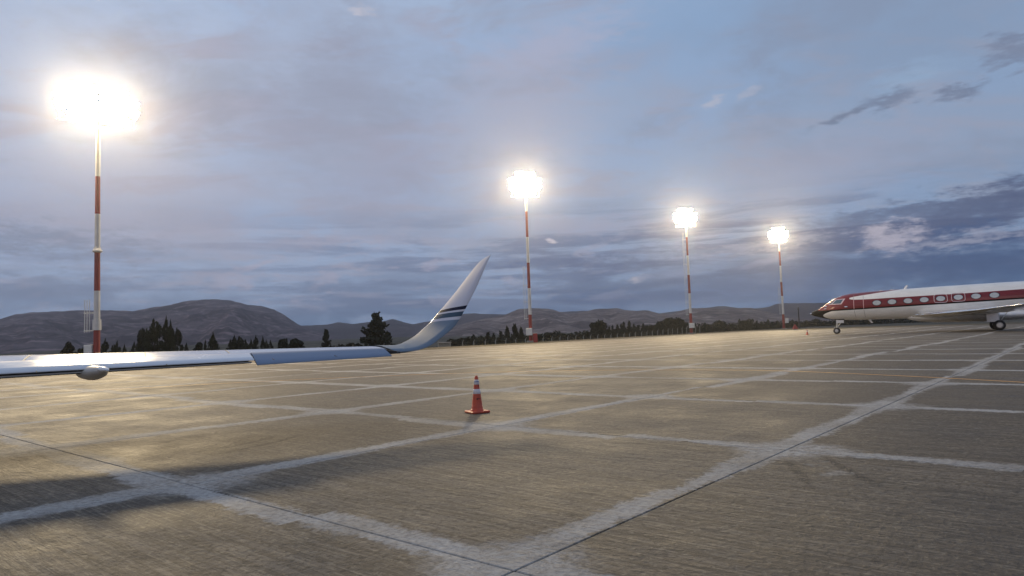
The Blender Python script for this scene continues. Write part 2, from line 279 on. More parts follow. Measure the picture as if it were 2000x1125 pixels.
# ------------------------------------------------------------------ mesh helpers
class MB:
    def __init__(s): s.v = []; s.f = []; s.sm = []
    def addv(s, P): k = len(s.v); s.v += [tuple(p) for p in P]; return k
    def face(s, idx, sm=False): s.f.append(tuple(idx)); s.sm.append(sm)
    def box(s, c, d, rz=0., ch=0., R=None):
        hx, hy, hz = d[0]/2, d[1]/2, d[2]/2; ca, sa = math.cos(rz), math.sin(rz)
        def T(p):
            if R is not None: q = R @ Vector(p); return (c[0]+q.x, c[1]+q.y, c[2]+q.z)
            return (c[0]+p[0]*ca-p[1]*sa, c[1]+p[0]*sa+p[1]*ca, c[2]+p[2])
        if ch <= 0:
            k = s.addv([T((a*hx, b*hy, e*hz)) for e in (-1, 1) for b in (-1, 1) for a in (-1, 1)])
            for q in ((0, 2, 3, 1), (4, 5, 7, 6), (0, 1, 5, 4), (2, 6, 7, 3), (0, 4, 6, 2), (1, 3, 7, 5)): s.face([k+i for i in q])
        else:
            ks = []
            for (ins, e) in ((ch, -1), (0, -1+ch/hz), (0, 1-ch/hz), (ch, 1)):
                X_, Y_ = hx-ins, hy-ins
                ks.append(s.addv([T((a, b, e*hz)) for a, b in ((X_-ch, -Y_), (X_, -Y_+ch), (X_, Y_-ch), (X_-ch, Y_), (-X_+ch, Y_), (-X_, Y_-ch), (-X_, -Y_+ch), (-X_+ch, -Y_))]))
            for a, b in zip(ks, ks[1:]):
                for i in range(8): j = (i+1) % 8; s.face((a+i, a+j, b+j, b+i))
            s.face([ks[0]+i for i in range(7, -1, -1)]); s.face([ks[-1]+i for i in range(8)])
    def tube(s, a, b, r0, r1=None, n=8, caps=True, sm=True):
        a, b = Vector(a), Vector(b); r1 = r0 if r1 is None else r1
        d = (b-a).normalized(); u = d.orthogonal().normalized(); v = d.cross(u)
        k = s.addv([a+u*r0*math.cos(t)+v*r0*math.sin(t) for t in (2*math.pi*i/n for i in range(n))] + [b+u*r1*math.cos(t)+v*r1*math.sin(t) for t in (2*math.pi*i/n for i in range(n))])
        for i in range(n): j = (i+1) % n; s.face((k+i, k+j, k+n+j, k+n+i), sm)
        if caps:
            q = s.addv(s.v[k:k+2*n]); s.face([q+i for i in range(n-1, -1, -1)]); s.face([q+n+i for i in range(n)])
    def path(s, P, r, n=6, closed=False):
        P = [Vector(p) for p in P]
        for a, b in zip(P, P[1:]+([P[0]] if closed else [])): s.tube(a, b, r, r, n)
    def lathe(s, prof, c=(0, 0, 0), n=24, axis='z'):
        ks = []
        for r, h in prof:
            pts = []
            for i in range(n):
                t = 2*math.pi*i/n; p = (r*math.cos(t), r*math.sin(t), h)
                if axis == 'y': p = (p[0], p[2], p[1])
                if axis == 'x': p = (p[2], p[0], p[1])
                pts.append((c[0]+p[0], c[1]+p[1], c[2]+p[2]))
            ks.append(s.addv(pts))
        for a, b in zip(ks, ks[1:]):
            for i in range(n): j = (i+1) % n; s.face((a+i, a+j, b+j, b+i), True)
        a, b = s.addv(s.v[ks[0]:ks[0]+n]), s.addv(s.v[ks[-1]:ks[-1]+n]); s.face([a+i for i in range(n-1, -1, -1)]); s.face([b+i for i in range(n)])
    def loft(s, rings, closed=True, caps=(True, True), sm=True, sel=None):
        n = len(rings[0]); ks = [s.addv(r) for r in rings]
        for a, b in zip(ks, ks[1:]):
            for i in range(n if closed else n-1):
                j = (i+1) % n
                if sel is None or sel(i): s.face((a+i, a+j, b+j, b+i), sm)
        if caps[0]: a = s.addv(s.v[ks[0]:ks[0]+n]); s.face([a+i for i in range(n-1, -1, -1)])
        if caps[1]: b = s.addv(s.v[ks[-1]:ks[-1]+n]); s.face([b+i for i in range(n)])
    def strip(s, L, R_):
        k = s.addv([q for p in zip(L, R_) for q in p])
        for i in range(len(L)-1): s.face((k+2*i, k+2*i+1, k+2*i+3, k+2*i+2))
    def mesh(s, name, m):
        me = bpy.data.meshes.new(name); me.from_pydata([tuple(p) for p in s.v], [], s.f); me.update()
        me.polygons.foreach_set('use_smooth', s.sm); me.materials.append(M[m] if isinstance(m, str) else m)
        import bmesh
        bm = bmesh.new(); bm.from_mesh(me); bmesh.ops.recalc_face_normals(bm, faces=bm.faces[:]); bm.to_mesh(me); bm.free()
        return me
    def build(s, name, m, parent=None): return obj(name, s.mesh(name, m), parent)
def obj(name, me, parent=None):
    o = bpy.data.objects.new(name, me); COL.objects.link(o)
    if parent: o.parent = parent
    return o
def thing(name, label, cat, loc=(0, 0, 0), rz=0., group=None):
    o = bpy.data.objects.new(name, None); COL.objects.link(o); o.location = loc; o.rotation_euler = (0, 0, rz); o.empty_display_size = .2
    return tag(o, label, cat, group)
def tag(o, label, cat, group=None):
    o['label'] = label; o['category'] = cat
    if group: o['group'] = group
    return o
def struct(o, kind='structure'): o['kind'] = kind; return o
# ------------------------------------------------------------------ ground
ED, EN = Vector((.62, .785, 0)).normalized(), Vector((-.785, .62, 0)).normalized(); E0 = Vector((-9, 68, 0)); F_END = 143.0
def sst(a, b, v): t = min(1., max(0., (v-a)/(b-a))); return t*t*(3-2*t)
def ef(x, y): p = Vector((x, y, 0)); return EN.dot(p-E0), ED.dot(p)
def terrain(x, y):
    e, f = ef(x, y); return -.07 - 2.0*sst(9, 25, e)*(1-sst(120, 175, f)*.75)
g = MB(); es = [-800, -300, -60, 0, 3, 6, 9, 12, 15, 18, 22, 26, 32, 45, 80, 150, 300, 600, 900]; fs = [-700, -450, -250, -100, -40]+list(range(0, 220, 10))+[260, 330, 450, 650, 900, 1200]
k0 = g.addv([(lambda p: (p.x, p.y, terrain(p.x, p.y)))(E0 + EN*e + ED*(f-ED.dot(E0))) for e in es for f in fs])
for i in range(len(es)-1):
    for j in range(len(fs)-1): a = k0+i*len(fs)+j; g.face((a, a+1, a+len(fs)+1, a+len(fs)), True)
struct(g.build('ground', 'ground'))
# apron: one far sheet plus real slabs near the camera
corner = E0 + ED*(F_END-ED.dot(E0))
P = [corner, corner-ED*260, corner-ED*260-EN*330, corner-EN*330]
ap = MB(); kk = ap.addv([(p.x, p.y, -.02) for p in P]+[(p.x, p.y, -.30) for p in P]); ap.face((kk, kk+1, kk+2, kk+3))
for i in range(4): j = (i+1) % 4; ap.face((kk+i, kk+4+i, kk+4+j, kk+j))
apron = struct(ap.build('apron', 'concrete'))
sl = MB(); sl.box((GA/2, GB/2, -.011), (GA-.014, GB-.014, .022), ch=.006); slab_me = sl.mesh('concrete_slab', 'concrete')
cells = []
for i in range(-2, 12):
    for j in range(-8, 9):
        c = grid_xy((i+.5)*GA, (j+.5)*GB); Y = c[1]
        if -1.5 < Y < 37 and abs(c[0]) < .78*max(Y, 0)+5.5: cells.append((i, j))
for i, j in cells:
    o = obj('concrete_slab', slab_me, apron); q = grid_xy(i*GA, j*GB); o.location = (q[0], q[1], random.uniform(-.0012, .0)); o.rotation_euler = (0, 0, GY)
js = MB(); st = set(cells)
for i, j in cells:      # sealant lies recessed in the joints
    for (du, dv, lx, ly) in ((GA/2, 0, GA, .03), (0, GB/2, .03, GB)):
        c = grid_xy(i*GA+du, j*GB+dv); R = Matrix.Rotation(GY, 3, 'Z'); zt = -.010 if lx > .1 else -.0112
        k = js.addv([(c[0]+(R@Vector((a*lx/2, b*ly/2, 0))).x, c[1]+(R@Vector((a*lx/2, b*ly/2, 0))).y, zt) for a, b in ((-1, -1), (1, -1), (1, 1), (-1, 1))]); js.face((k, k+1, k+2, k+3))
js.build('joint_sealant', 'sealant', apron)
# yellow guide line across the apron
yp = [(-14, 23.0), (-8, 25.2), (-2, 25.9), (2.15, 25.15), (5, 23.9), (8.01, 21.75), (9.9, 18.6), (11.29, 15.27), (12.6, 11.0), (13.6, 6.0)]
def spline(P, n):
    P = [Vector(p) for p in P]; out = []
    for i in range(len(P)-1):
        a, b, c, d = P[max(i-1, 0)], P[i], P[i+1], P[min(i+2, len(P)-1)]
        for k in range(n): t = k/n; out.append(.5*((2*b)+(c-a)*t+(2*a-5*b+4*c-d)*t*t+(3*b-a-3*c+d)*t**3))
    return out+[P[-1]]
yl = spline([(a, b, .004) for a, b in yp], 6); L, R_ = [], []
for i, p in enumerate(yl):
    d = (yl[min(i+1, len(yl)-1)]-yl[max(i-1, 0)]).normalized(); nn = Vector((-d.y, d.x, 0)); L.append(p+nn*.065); R_.append(p-nn*.065)
q = MB(); q.strip(L, R_); struct(q.build('taxi_line_marking', 'line'))
# ------------------------------------------------------------------ hills
def vnoise(seed):
    r = np.random.default_rng(seed); G = r.random((64, 64))
    def f(u, v):
        iu, iv = np.floor(u).astype(int), np.floor(v).astype(int); fu, fv = u-iu, v-iv; fu = fu*fu*(3-2*fu); fv = fv*fv*(3-2*fv)
        a = G[iu % 64, iv % 64]; b = G[(iu+1) % 64, iv % 64]; c = G[iu % 64, (iv+1) % 64]; d = G[(iu+1) % 64, (iv+1) % 64]
        return (a*(1-fu)+b*fu)*(1-fv)+(c*(1-fu)+d*fu)*fv - .5
    return f
def fbm(u, v, seed, o=5): s = 0; k = 1.; f = vnoise(seed); 
def fb(u, v, f, o=5):
    s = 0*u; k = 1.
    for i in range(o): s = s + f(u*2**i+i*13.7, v*2**i+i*5.1)*k; k *= .5
    return s
def ridge(name, crest, D, W, m, seed, back=160., amp=.10, base=-2.5, power=1.25):
    A, H = [], []
    for (px, py) in crest:
        d = ray(px, py); A.append(math.atan2(d.x, d.y)); H.append(CAM_H + D*d.z/math.hypot(d.x, d.y))
    o = np.argsort(A); A = np.array(A)[o]; H = np.array(H)[o]
    na, nd = 420, 46
    aa = np.linspace(A[0], A[-1], na); hh = np.interp(aa, A, H)
    dd = np.concatenate([np.linspace(D-W, D, nd), np.linspace(D, D+back, 8)[1:]])
    f = vnoise(seed); AZ, DD = np.meshgrid(aa, dd, indexing='ij'); HH = np.repeat(hh[:, None], len(dd), 1)
    t = np.clip((DD-(D-W))/W, 0, 1); s = t**power*(1.0)+.0
    s = np.where(DD > D, np.clip(1-((DD-D)/back)**1.3, 0, 1), s)
    gul = fb(AZ*D/60., DD/190., f, 5); rel = np.maximum(HH-base, 0)
    wgt = np.where(DD <= D, np.sin(np.clip(t, 0, 1)*math.pi)**.7, .3)
    Zz = base + rel*s + rel*amp*gul*wgt*2.2 + fb(AZ*D/14., DD/14., f, 3)*1.3*wgt + fb(AZ*D/9., DD/22., f, 3)*.9
    Xx, Yy = np.sin(AZ)*DD, np.cos(AZ)*DD
    V = np.stack([Xx, Yy, Zz], -1).reshape(-1, 3); n2 = len(dd)
    I = (np.arange(na-1)[:, None]*n2+np.arange(n2-1)[None]).ravel(); Fc = np.stack([I, I+n2, I+n2+1, I+1], 1)
    me = bpy.data.meshes.new(name); me.from_pydata(V.tolist(), [], Fc.tolist()); me.update(); me.polygons.foreach_set('use_smooth', [True]*len(Fc)); me.materials.append(M[m])
    return struct(obj(name, me))
ridge('mountain', [(-500, 668), (-300, 655), (-150, 640), (-60, 630), (0, 624), (30, 614), (60, 610), (100, 608), (160, 606), (190, 605), (260, 607.5), (300, 600), (330, 596), (370, 587), (415, 584), (445, 586), (470, 591), (485, 596), (510, 597), (535, 604), (558, 617), (582, 633), (600, 640), (620, 648), (650, 656), (700, 668), (780, 684)], 1080, 560, 'mount', 3, amp=.16)
ridge('hills', [(740, 682), (790, 668), (840, 655), (880, 640), (930, 626), (985, 616), (1000, 608), (1015, 603), (1040, 602), (1070, 603), (1090, 608), (1110, 614), (1130, 612), (1160, 604), (1190, 603), (1205, 601), (1220, 605), (1245, 607), (1262, 606), (1290, 613), (1310, 614), (1330, 607), (1350, 602), (1385, 602), (1410, 604), (1440, 602), (1470, 602), (1490, 607), (1520, 614), (1560, 622), (1620, 625), (1800, 622), (2100, 618), (2500, 605)], 900, 480, 'hill', 11, amp=.20)
ridge('far_hills', [(-600, 660), (200, 655), (500, 645), (560, 640), (590, 636), (640, 634), (660, 629), (690, 633), (720, 629), (745, 628), (768, 623), (790, 630), (806, 633), (830, 629), (860, 624), (905, 613), (925, 612), (945, 613), (985, 614), (1010, 613), (1100, 609), (1140, 607), (1230, 611), (1290, 612), (1310, 609), (1390, 600), (1400, 597.5), (1420, 598.5), (1440, 601), (1470, 603), (1500, 600), (1515, 594), (1530, 592), (1560, 592), (1590, 592), (1640, 590), (1700, 590), (2000, 585), (2500, 580)], 1330, 420, 'far', 23, amp=.15)
# ------------------------------------------------------------------ trees
def crown(kind, seed, n):
    r = random.Random(seed); V, F = [], []
    def leafq(p, s, up=.3):
        d = Vector((r.gauss(0, 1), r.gauss(0, 1), r.gauss(0, 1)+up)).normalized(); u = d.orthogonal().normalized(); u.rotate(Matrix.Rotation(r.random()*6.28, 3, d)); v = d.cross(u)
        a, b = s*r.uniform(.6, 1.2), s*r.uniform(.5, .9); k = len(V)
        V.extend([tuple(p+u*a), tuple(p+v*b), tuple(p-u*a*.8), tuple(p-v*b)]); F.append((k, k+1, k+2, k+3))
    # unit tree: height 1, half width about .5 scaled afterwards
    if kind == 'poplar':
        lim = [(r.uniform(0, 6.28), r.uniform(.08, .8), r.uniform(.12, .26)) for _ in range(26)]
        for _ in range(n):
            a, h0, ln = r.choice(lim); t = r.random(); h = h0+ln*t
            env = .5*math.sin(math.pi*min(1, max(.02, (h+.10)/1.12))**.75)*(1 if h < .75 else max(.05, (1.03-h)/.28))
            rr = env*(.25+.75*t**.5)*r.uniform(.7, 1.1); leafq(Vector((math.cos(a+r.gauss(0, .3))*rr, math.sin(a+r.gauss(0, .3))*rr, min(h, 1.0))), .044)
    elif kind == 'conifer':
        lv = 21; br = []
        for k in range(lv):
            h = .06+.9*k/lv; R = .5*(1-h)**.75*r.uniform(.72, 1.12)+.02
            for q in range(max(4, int(9*(1-h)))): br.append((h+r.uniform(-.02, .02), r.uniform(0, 6.28), R*r.uniform(.6, 1.15)))
        for _ in range(n):
            h, a, R = r.choice(br); t = r.random()**.7; a2 = a+r.gauss(0, .14)
            leafq(Vector((math.cos(a2)*R*t, math.sin(a2)*R*t, h+.10*t*t-.02+r.gauss(0, .014))), .050)
        for _ in range(n//25): leafq(Vector((r.gauss(0, .012), r.gauss(0, .012), r.uniform(.88, 1.02))), .02)
    else:
        cl = [(r.uniform(0, 6.28), r.uniform(.25, .85), r.uniform(.1, .36), r.uniform(.12, .24)) for _ in range(16)]
        for _ in range(n):
            a, h, R, s = r.choice(cl); R = R*math.sin(math.pi*min(.98, h+.08))**.5
            d = Vector((r.gauss(0, 1), r.gauss(0, 1), r.gauss(0, 1))).normalized()*s*r.random()**.33
            p = Vector((math.cos(a)*R, math.sin(a)*R, h))+Vector((d.x, d.y, d.z*.75)); p.z = max(.02, p.z); leafq(p, .055)
    me = bpy.data.meshes.new('crown'); me.from_pydata(V, [], F); me.update(); return me
CROWNS = {}
for kind, lm, n in (('poplar', 'mid', 2600), ('conifer', 'dark', 3200), ('round', 'dark', 2400), ('bush', 'olive', 1200)):
    CROWNS[kind] = []
    for sdd in range(4):
        me = crown(kind, sdd*17+5, n); me.materials.append(LEAF[lm]); CROWNS[kind].append(me)
tm = MB(); tm.tube((0, 0, 0), (0, 0, .75), .028, .008, 6)
for a in range(5): tm.tube((0, 0, .15+.11*a), (.16*math.cos(a*2.4), .16*math.sin(a*2.4), .34+.11*a), .010, .003, 4)
TRUNK = tm.mesh('trunk', 'trunk')
CAT = dict(poplar='poplar_tree', conifer='conifer_tree', round='broad_tree', bush='bush')
_tk = 0
ORD = ['first', 'second', 'third', 'fourth', 'fifth', 'sixth', 'seventh', 'eighth', 'ninth', 'tenth', 'eleventh', 'twelfth', 'thirteenth', 'fourteenth', 'fifteenth', 'sixteenth', 'seventeenth', 'eighteenth', 'nineteenth', 'twentieth', 'last']
_cnt = {}
def tree(kind, px, py, wpx, label, group=None, Y=None):
    global _tk; _tk += 1
    if Y is None: Y = tree_depth(px)+random.uniform(-5, 9)
    top = at(px, py, Y); b = terrain(top.x, top.y)-.05; h = (top.z-b)*1.03; wd = wpx*Y/F_PX*(1.28 if kind == 'poplar' else 1.5)
    if group: _cnt[group, label] = _cnt.get((group, label), -1)+1; label = label % ORD[_cnt[group, label]]
    o = thing(CAT[kind], label, 'bush' if kind == 'bush' else 'tree', (top.x, top.y, b), random.uniform(0, 6.28), group)
    c = obj('crown', random.choice(CROWNS[kind]), o); c.scale = (wd, wd, h)
    t = obj('trunk', TRUNK, o); t.scale = (h*.75, h*.75, h)
def tree_depth(px): return float(np.interp(px, [-100, 189, 600, 1037, 1350, 1531, 1700, 2050], [88, 98, 112, 142, 186, 222, 245, 270]))
T = tree
T('bush', 134, 666, 24, 'low broad bush left of the nearest mast', Y=96)
T('bush', 160, 680, 26, 'low olive bush in front of the nearest mast base', Y=92)
for px, py, wd in ((206, 662, 18), (222, 668, 14), (229, 666, 16), (243, 673, 10)):
    T('poplar', px, py, wd, '%s short bushy poplar right of the nearest mast, before the tall clump', 'short poplars beside the nearest mast')
T('poplar', 262, 668, 13, 'small narrow poplar at the left foot of the tall poplar clump')
T('round', 284, 640, 26, 'bushy left shoulder tree of the tall poplar clump')
T('poplar', 302, 615, 27, 'tallest and widest poplar of the dark clump under the mountain')
T('poplar', 325, 618, 18, 'second tallest narrow poplar in the middle of the dark clump')
T('poplar', 333, 626, 17, 'slim poplar wedged between the two right poplars of the clump')
T('poplar', 347, 634, 16, 'right hand poplar ending the dark tall clump')
T('conifer', 364, 672, 10, 'tiny spire shaped tree alone right of the tall poplar clump')
T('round', 388, 669, 17, 'small round tree left of a slim poplar over the aileron end')
T('conifer', 401, 667, 9, 'tiny thin spire tree between a round tree and a slim poplar')
T('poplar', 416, 650, 18, 'lone slim poplar standing above the flap end')
for px, py, wd in ((450, 664, 16), (458, 655, 17), (468, 652, 16), (478, 659, 16), (490, 662, 11), (500, 655, 13), (513, 657, 11), (520, 664, 12), (528, 665, 12)):
    T('poplar', px, py, wd, '%s short pointed poplar from the left in the row behind the aileron', 'short poplars behind the aileron')
T('round', 551, 660, 22, 'round dark tree, left of the two round trees behind the aileron')
T('round', 578, 660, 32, 'widest round dark tree behind the aileron')
T('conifer', 637, 646, 20, 'slim dark conifer standing alone behind the wing')
T('bush', 660, 672, 26, 'low bush between the slim conifer and the broad conifer')
T('bush', 683, 668, 22, 'taller low bush left of the broad conifer')
T('conifer', 735, 615, 56, 'big broad conifer standing alone left of the winglet', Y=118)
T('bush', 790, 668, 36, 'low bush right of the big broad conifer')
rows = [
 ('conifer', '%s small dark conifer from the winglet in the thicket before the second mast', 'conifers between winglet and second mast', [(925, 655, 16), (940, 657, 14), (953, 650, 16), (964, 652, 12), (978, 648, 16), (990, 639, 15), (1005, 635, 18), (1018, 641, 14)]),
 ('round', '%s dark bushy tree from the left in the thicket round the second mast foot', 'bushy trees near second mast', [(1012, 650, 30), (1050, 652, 24), (1068, 648, 20), (1080, 646, 26), (1100, 650, 18)]),
 ('bush', '%s low olive bush right of the winglet, short of the largest round tree', 'low bushes beyond the fence', [(880, 662, 26), (900, 660, 30), (915, 664, 20), (1092, 652, 22), (1112, 652, 24), (1130, 650, 24), (1148, 648, 26)])]
for kind, lab, grp, L_ in rows:
    for px, py, wd in L_: T(kind, px, py, wd, lab, grp)
T('round', 1170, 625, 28, 'largest round dark tree between the second and third masts')
for px, py, wd in ((1190, 638, 9), (1196, 636, 8), (1206, 635, 11), (1213, 634, 9), (1218, 630, 11), (1229, 628, 11), (1238, 634, 9), (1246, 636, 10), (1256, 633, 12), (1264, 636, 10), (1273, 636, 12)):
    T('conifer', px, py, wd, '%s spiky conifer right of the largest round tree, before the third mast', 'spiky conifers between second and third masts')
T('round', 1287, 628, 18, 'round tree starting the clump left of the third mast')
T('round', 1304, 621, 22, 'tall round tree in the middle of the clump left of the third mast')
T('round', 1322, 620, 26, 'tallest round tree next to the third mast on its left')
T('round', 1336, 630, 16, 'low round tree directly behind the third mast')
for px, py, wd in ((1358, 632, 10), (1366, 633, 9), (1377, 631, 9), (1385, 635, 12)):
    T('conifer', px, py, wd, '%s short conifer to the right of the third mast', 'short conifers right of third mast')
T('round', 1404, 625, 18, 'dark round tree with a rounded top right of the third mast')
for px, py, wd in ((1416, 631, 9), (1426, 634, 10), (1436, 632, 8), (1444, 624, 9)):
    T('conifer', px, py, wd, '%s narrow conifer from the left between two round trees past the third mast', 'narrow conifers between round trees')
T('round', 1458, 623, 24, 'wide round tree halfway between third and fourth masts')
for px, py, wd in ((1478, 627, 9), (1487, 629, 10), (1500, 625, 9), (1508, 629, 10), (1518, 627, 10), (1541, 628, 9), (1548, 625, 9), (1555, 627, 9), (1574, 626, 9), (1583, 628, 10), (1592, 630, 10)):
    T('conifer', px, py, wd, '%s dark conifer from the left in the belt around the fourth mast', 'conifers around the fourth mast')
T('round', 1594, 622, 12, 'rounded tree seen under the nose of the red jet')
for px in range(1608, 1770, 11):
    T('conifer' if px % 3 else 'round', px, 627+random.uniform(-2, 2)-(px-1608)*.01, 14, '%s dark tree from the nose in the belt seen under the red jet', 'tree belt under the jet')
for px in range(1780, 2060, 14):
    T('conifer' if px % 3 else 'round', px, 622+random.uniform(-3, 2)-(px-1780)*.012, 18, '%s dark tree from the left in the belt behind the jet wing', 'tree belt behind the jet wing')
# thicket and undergrowth
ug = MB(); rr = random.Random(3)
for _ in range(26000):
    px = rr.uniform(-60, 2050) if rr.random() < .25 else rr.uniform(860, 1800); Y = tree_depth(px)*rr.uniform(.93, 1.18); k = (px-1000)/F_PX; X = k*Y
    if ef(X, Y)[0] < 23 and ef(X, Y)[1] < 185: continue
    hm = .35+1.0*abs(math.sin(X*.21)+math.sin(Y*.13+X*.07))*.5 + (.7 if px > 900 else .0)
    p = Vector((X, Y, terrain(X, Y)+rr.random()*hm*1.35)); d = Vector((rr.gauss(0, 1), rr.gauss(0, 1), rr.gauss(0, 1)+.4)).normalized(); u = d.orthogonal().normalized(); v = d.cross(u); s = rr.uniform(.15, .38)
    i0 = ug.addv([p+u*s, p+v*s*.7, p-u*s, p-v*s*.7]); ug.face((i0, i0+1, i0+2, i0+3))
me = bpy.data.meshes.new('undergrowth'); me.from_pydata(ug.v, [], ug.f); me.update(); me.materials.append(LEAF['olive']); struct(obj('undergrowth', me), 'stuff')
# ------------------------------------------------------------------ fence of concrete posts
fence = thing('boundary_fence', 'wire fence on pale concrete posts along the edge of the apron', 'fence', E0+EN*21)
pm = MB(); pm.box((0, 0, .95), (.13, .13, 1.9), ch=.015); pm.tube((0, 0, 1.88), (.16, -.22, 2.22), .05, .04, 6); post_me = pm.mesh('post', 'post')
wr = MB(); prev = None
for k in range(-22, 46):
    p = ED*(k*2.6); W_ = E0+EN*21+p; zt = terrain(W_.x, W_.y)
    o = obj('post', post_me, fence); o.location = (p.x, p.y, zt); o.rotation_euler = (random.gauss(0, .02), random.gauss(0, .02), random.uniform(-.1, .1))
    cur = Vector((p.x, p.y, zt))
    if prev is not None:
        for hgt in (.35, .75, 1.15, 1.55, 1.85): wr.tube(prev+Vector((0, 0, hgt)), cur+Vector((0, 0, hgt)), .008, .008, 3, False)
    prev = cur
wr.build('wire', 'wire', fence)
# ------------------------------------------------------------------ floodlight masts
def luminaire():
    b = MB()
    rings = []
    for (w_, h_, d_) in ((.24, .22, -.42), (.40, .36, -.30), (.82, .72, -.10), (.90, .80, 0.)):
        rings.append([(a*w_/2, d_, c*h_/2) for a, c in ((-1, -1), (1, -1), (1, 1), (-1, 1))])
    b.loft(rings, sm=False, caps=(True, False))
    b.box((0, -.30, -.48), (.98, .05, .05)); b.box((-.48, -.2, -.22), (.03, .06, .52)); b.box((.48, -.2, -.22), (.03, .06, .52))
    l = MB(); k = l.addv([(a*.43, -.012, c*.38) for a, c in ((-1, -1), (1, -1), (1, 1), (-1, 1))]); l.face((k, k+1, k+2, k+3))
    me = bpy.data.meshes.new('lens'); me.from_pydata(l.v, [], [(3, 2, 1, 0)]); me.update(); me.materials.append(M['lens'])
    return b.mesh('floodlight', 'housing'), me
LUM, LENS = luminaire()
def mast(label, base, top_z, bands, face_az, r0, r1, box=None, ladder=None, collar=None, head=(4.0, 2.7), flange=None, rows=(3, 5, 5, 3)):
    zb = terrain(base[0], base[1]); o = thing('floodlight_mast', label, 'light mast', (base[0], base[1], zb), 0, 'floodlight masts along the apron edge')
    hz = lambda zz: zz-zb
    H = top_z-head[1]/2
    rad = lambda zz: r0+(r1-r0)*min(1, max(0, (zz)/(top_z)))
    edges = [zb]+[b for b in bands if b < H]+[H]
    for i, (a, b) in enumerate(zip(edges, edges[1:])):
        m = MB(); m.tube((0, 0, hz(a)), (0, 0, hz(b)), rad(a)*.86, rad(b)*.86, 16); m.build('pole_section', 'mast_red' if i % 2 == 0 else 'mast_white', o)
    m = MB(); m.box((0, 0, .12), (1.1, 1.1, .24), ch=.03); m.build('footing', 'post', o)
    if collar:
        m = MB(); m.tube((0, 0, hz(collar[0])), (0, 0, hz(collar[1])), rad(collar[0])+.045, rad(collar[1])+.045, 16); m.build('collar', 'mast_white', o)
    if flange:
        m = MB(); c = hz(flange); m.lathe([(rad(flange)+.02, c-.16), (.40, c-.08), (.40, c+.02), (.30, c+.14), (rad(flange)+.02, c+.30)]); m.build('flange', 'mast_white', o)
    if box:
        (bx, by, bz0, bz1, bw, bd, bm) = box; m = MB(); m.box((bx, by, (hz(bz0)+hz(bz1))/2), (bw, bd, bz1-bz0), ch=.03); cb = m.build('control_cabinet', bm, o)
        m = MB(); m.box((bx, by-bd/2-.012, (hz(bz0)+hz(bz1))/2), (bw*.86, .02, (bz1-bz0)*.88), ch=.006); d = m.build('door', bm, cb)
    if ladder:
        lx, z0, z1, nx, rung = ladder; m = MB()
        for q in range(nx): m.tube((lx-.22*q, -.1, hz(z0)), (lx-.22*q, -.1, hz(z1)), .03, .03, 6)
        zz = z0+.15
        while zz < z1: m.tube((lx-.22*(nx-1)-.08, -.1, hz(zz)), (-rad(zz)*.5, -.02, hz(zz)), .045, .045, 6); zz += rung
        m.build('ladder', 'cabinet', o)
    # head frame with floodlight rows, lamps oversized to imitate their glare
    n = Vector((math.sin(face_az), math.cos(face_az), 0)); rt = Vector((n.y, -n.x, 0))*1.0; W_, HH = head; c0 = Vector((0, 0, hz(top_z)))
    m = MB()
    rz_ = [HH*1.12*(q/(len(rows)-1)-.5) for q in range(len(rows))]
    for q in rz_: m.tube(c0+rt*(-W_/2-.2)+Vector((0, 0, q-.40))-n*.30, c0+rt*(W_/2+.2)+Vector((0, 0, q-.40))-n*.30, .05, .05, 8)
    for sx in (-.5, -.17, .17, .5): m.tube(c0+rt*W_*sx+Vector((0, 0, -HH/2-.5))-n*.36, c0+rt*W_*sx+Vector((0, 0, HH/2-.3))-n*.36, .04, .04, 8)
    m.tube((0, 0, hz(H)-.3), (0, 0, hz(top_z)+HH/2), r1*.9, r1*.7, 12); m.build('head_frame', 'galv', o)
    m = MB(); m.tube((0, 0, hz(top_z)+HH/2), (0, 0, hz(top_z)+HH/2+1.3), .02, .012, 6); m.build('lightning_rod', 'galv', o)
    for ri, q in enumerate(rz_):
        nk = rows[ri]
        for k in range(nk):
            fx = (k-(nk-1)/2)/((max(rows)-1)/2); pos = c0+rt*(W_/2*fx)+Vector((0, 0, q))
            yaw = -face_az - fx*math.radians(50); tilt = math.radians(-36+14*ri/(len(rows)-1))
            l = obj('floodlight', LUM, o); l.location = pos; l.rotation_euler = (tilt, 0, yaw)
            s = obj('lens', LENS, l)
    return o
def azm(dx, dy): return math.atan2(dx, dy)
p1 = at(189, 690, 62); p2 = at(1037, 667, 95); p3 = at(1350.5, 650, 129); p4 = at(1531, 638, 159)
def zpx(px, py, Y): return at(px, py, Y).z
mast('nearest and tallest looking red and white floodlight mast, behind the wing at the left', p1, zpx(180, 206, 62), [zpx(190, v, 62) for v in (645, 568, 492, 418, 345)], azm(.58, -.81), .33, .20,
     box=(-.62, -.1, zpx(189, 697, 62), zpx(189, 673, 62), .75, .5, 'cabinet'), ladder=(-.62, zpx(189, 649, 62), zpx(189, 585, 62), 3, 1.6), collar=(zpx(190, 645, 62), zpx(190, 624, 62)), flange=zpx(190, 490, 62), head=(6.0, 2.3), rows=(5, 7, 7, 5))  # head widened and floodlights added to stand in for lamp glare
mast('second floodlight mast from the left, just right of the winglet tip', p2, zpx(1028, 360, 95), [zpx(1034, v, 95) for v in (614.5, 563, 513, 463, 413)], azm(.22, -.97), .29, .17,
     box=(-.22, -.55, zpx(1034, 655, 95), zpx(1034, 641, 95), .85, .55, 'cabinet'), ladder=(-.55, zpx(1032, 624, 95), zpx(1030, 520, 95), 2, 2.3), head=(3.9, 2.4))
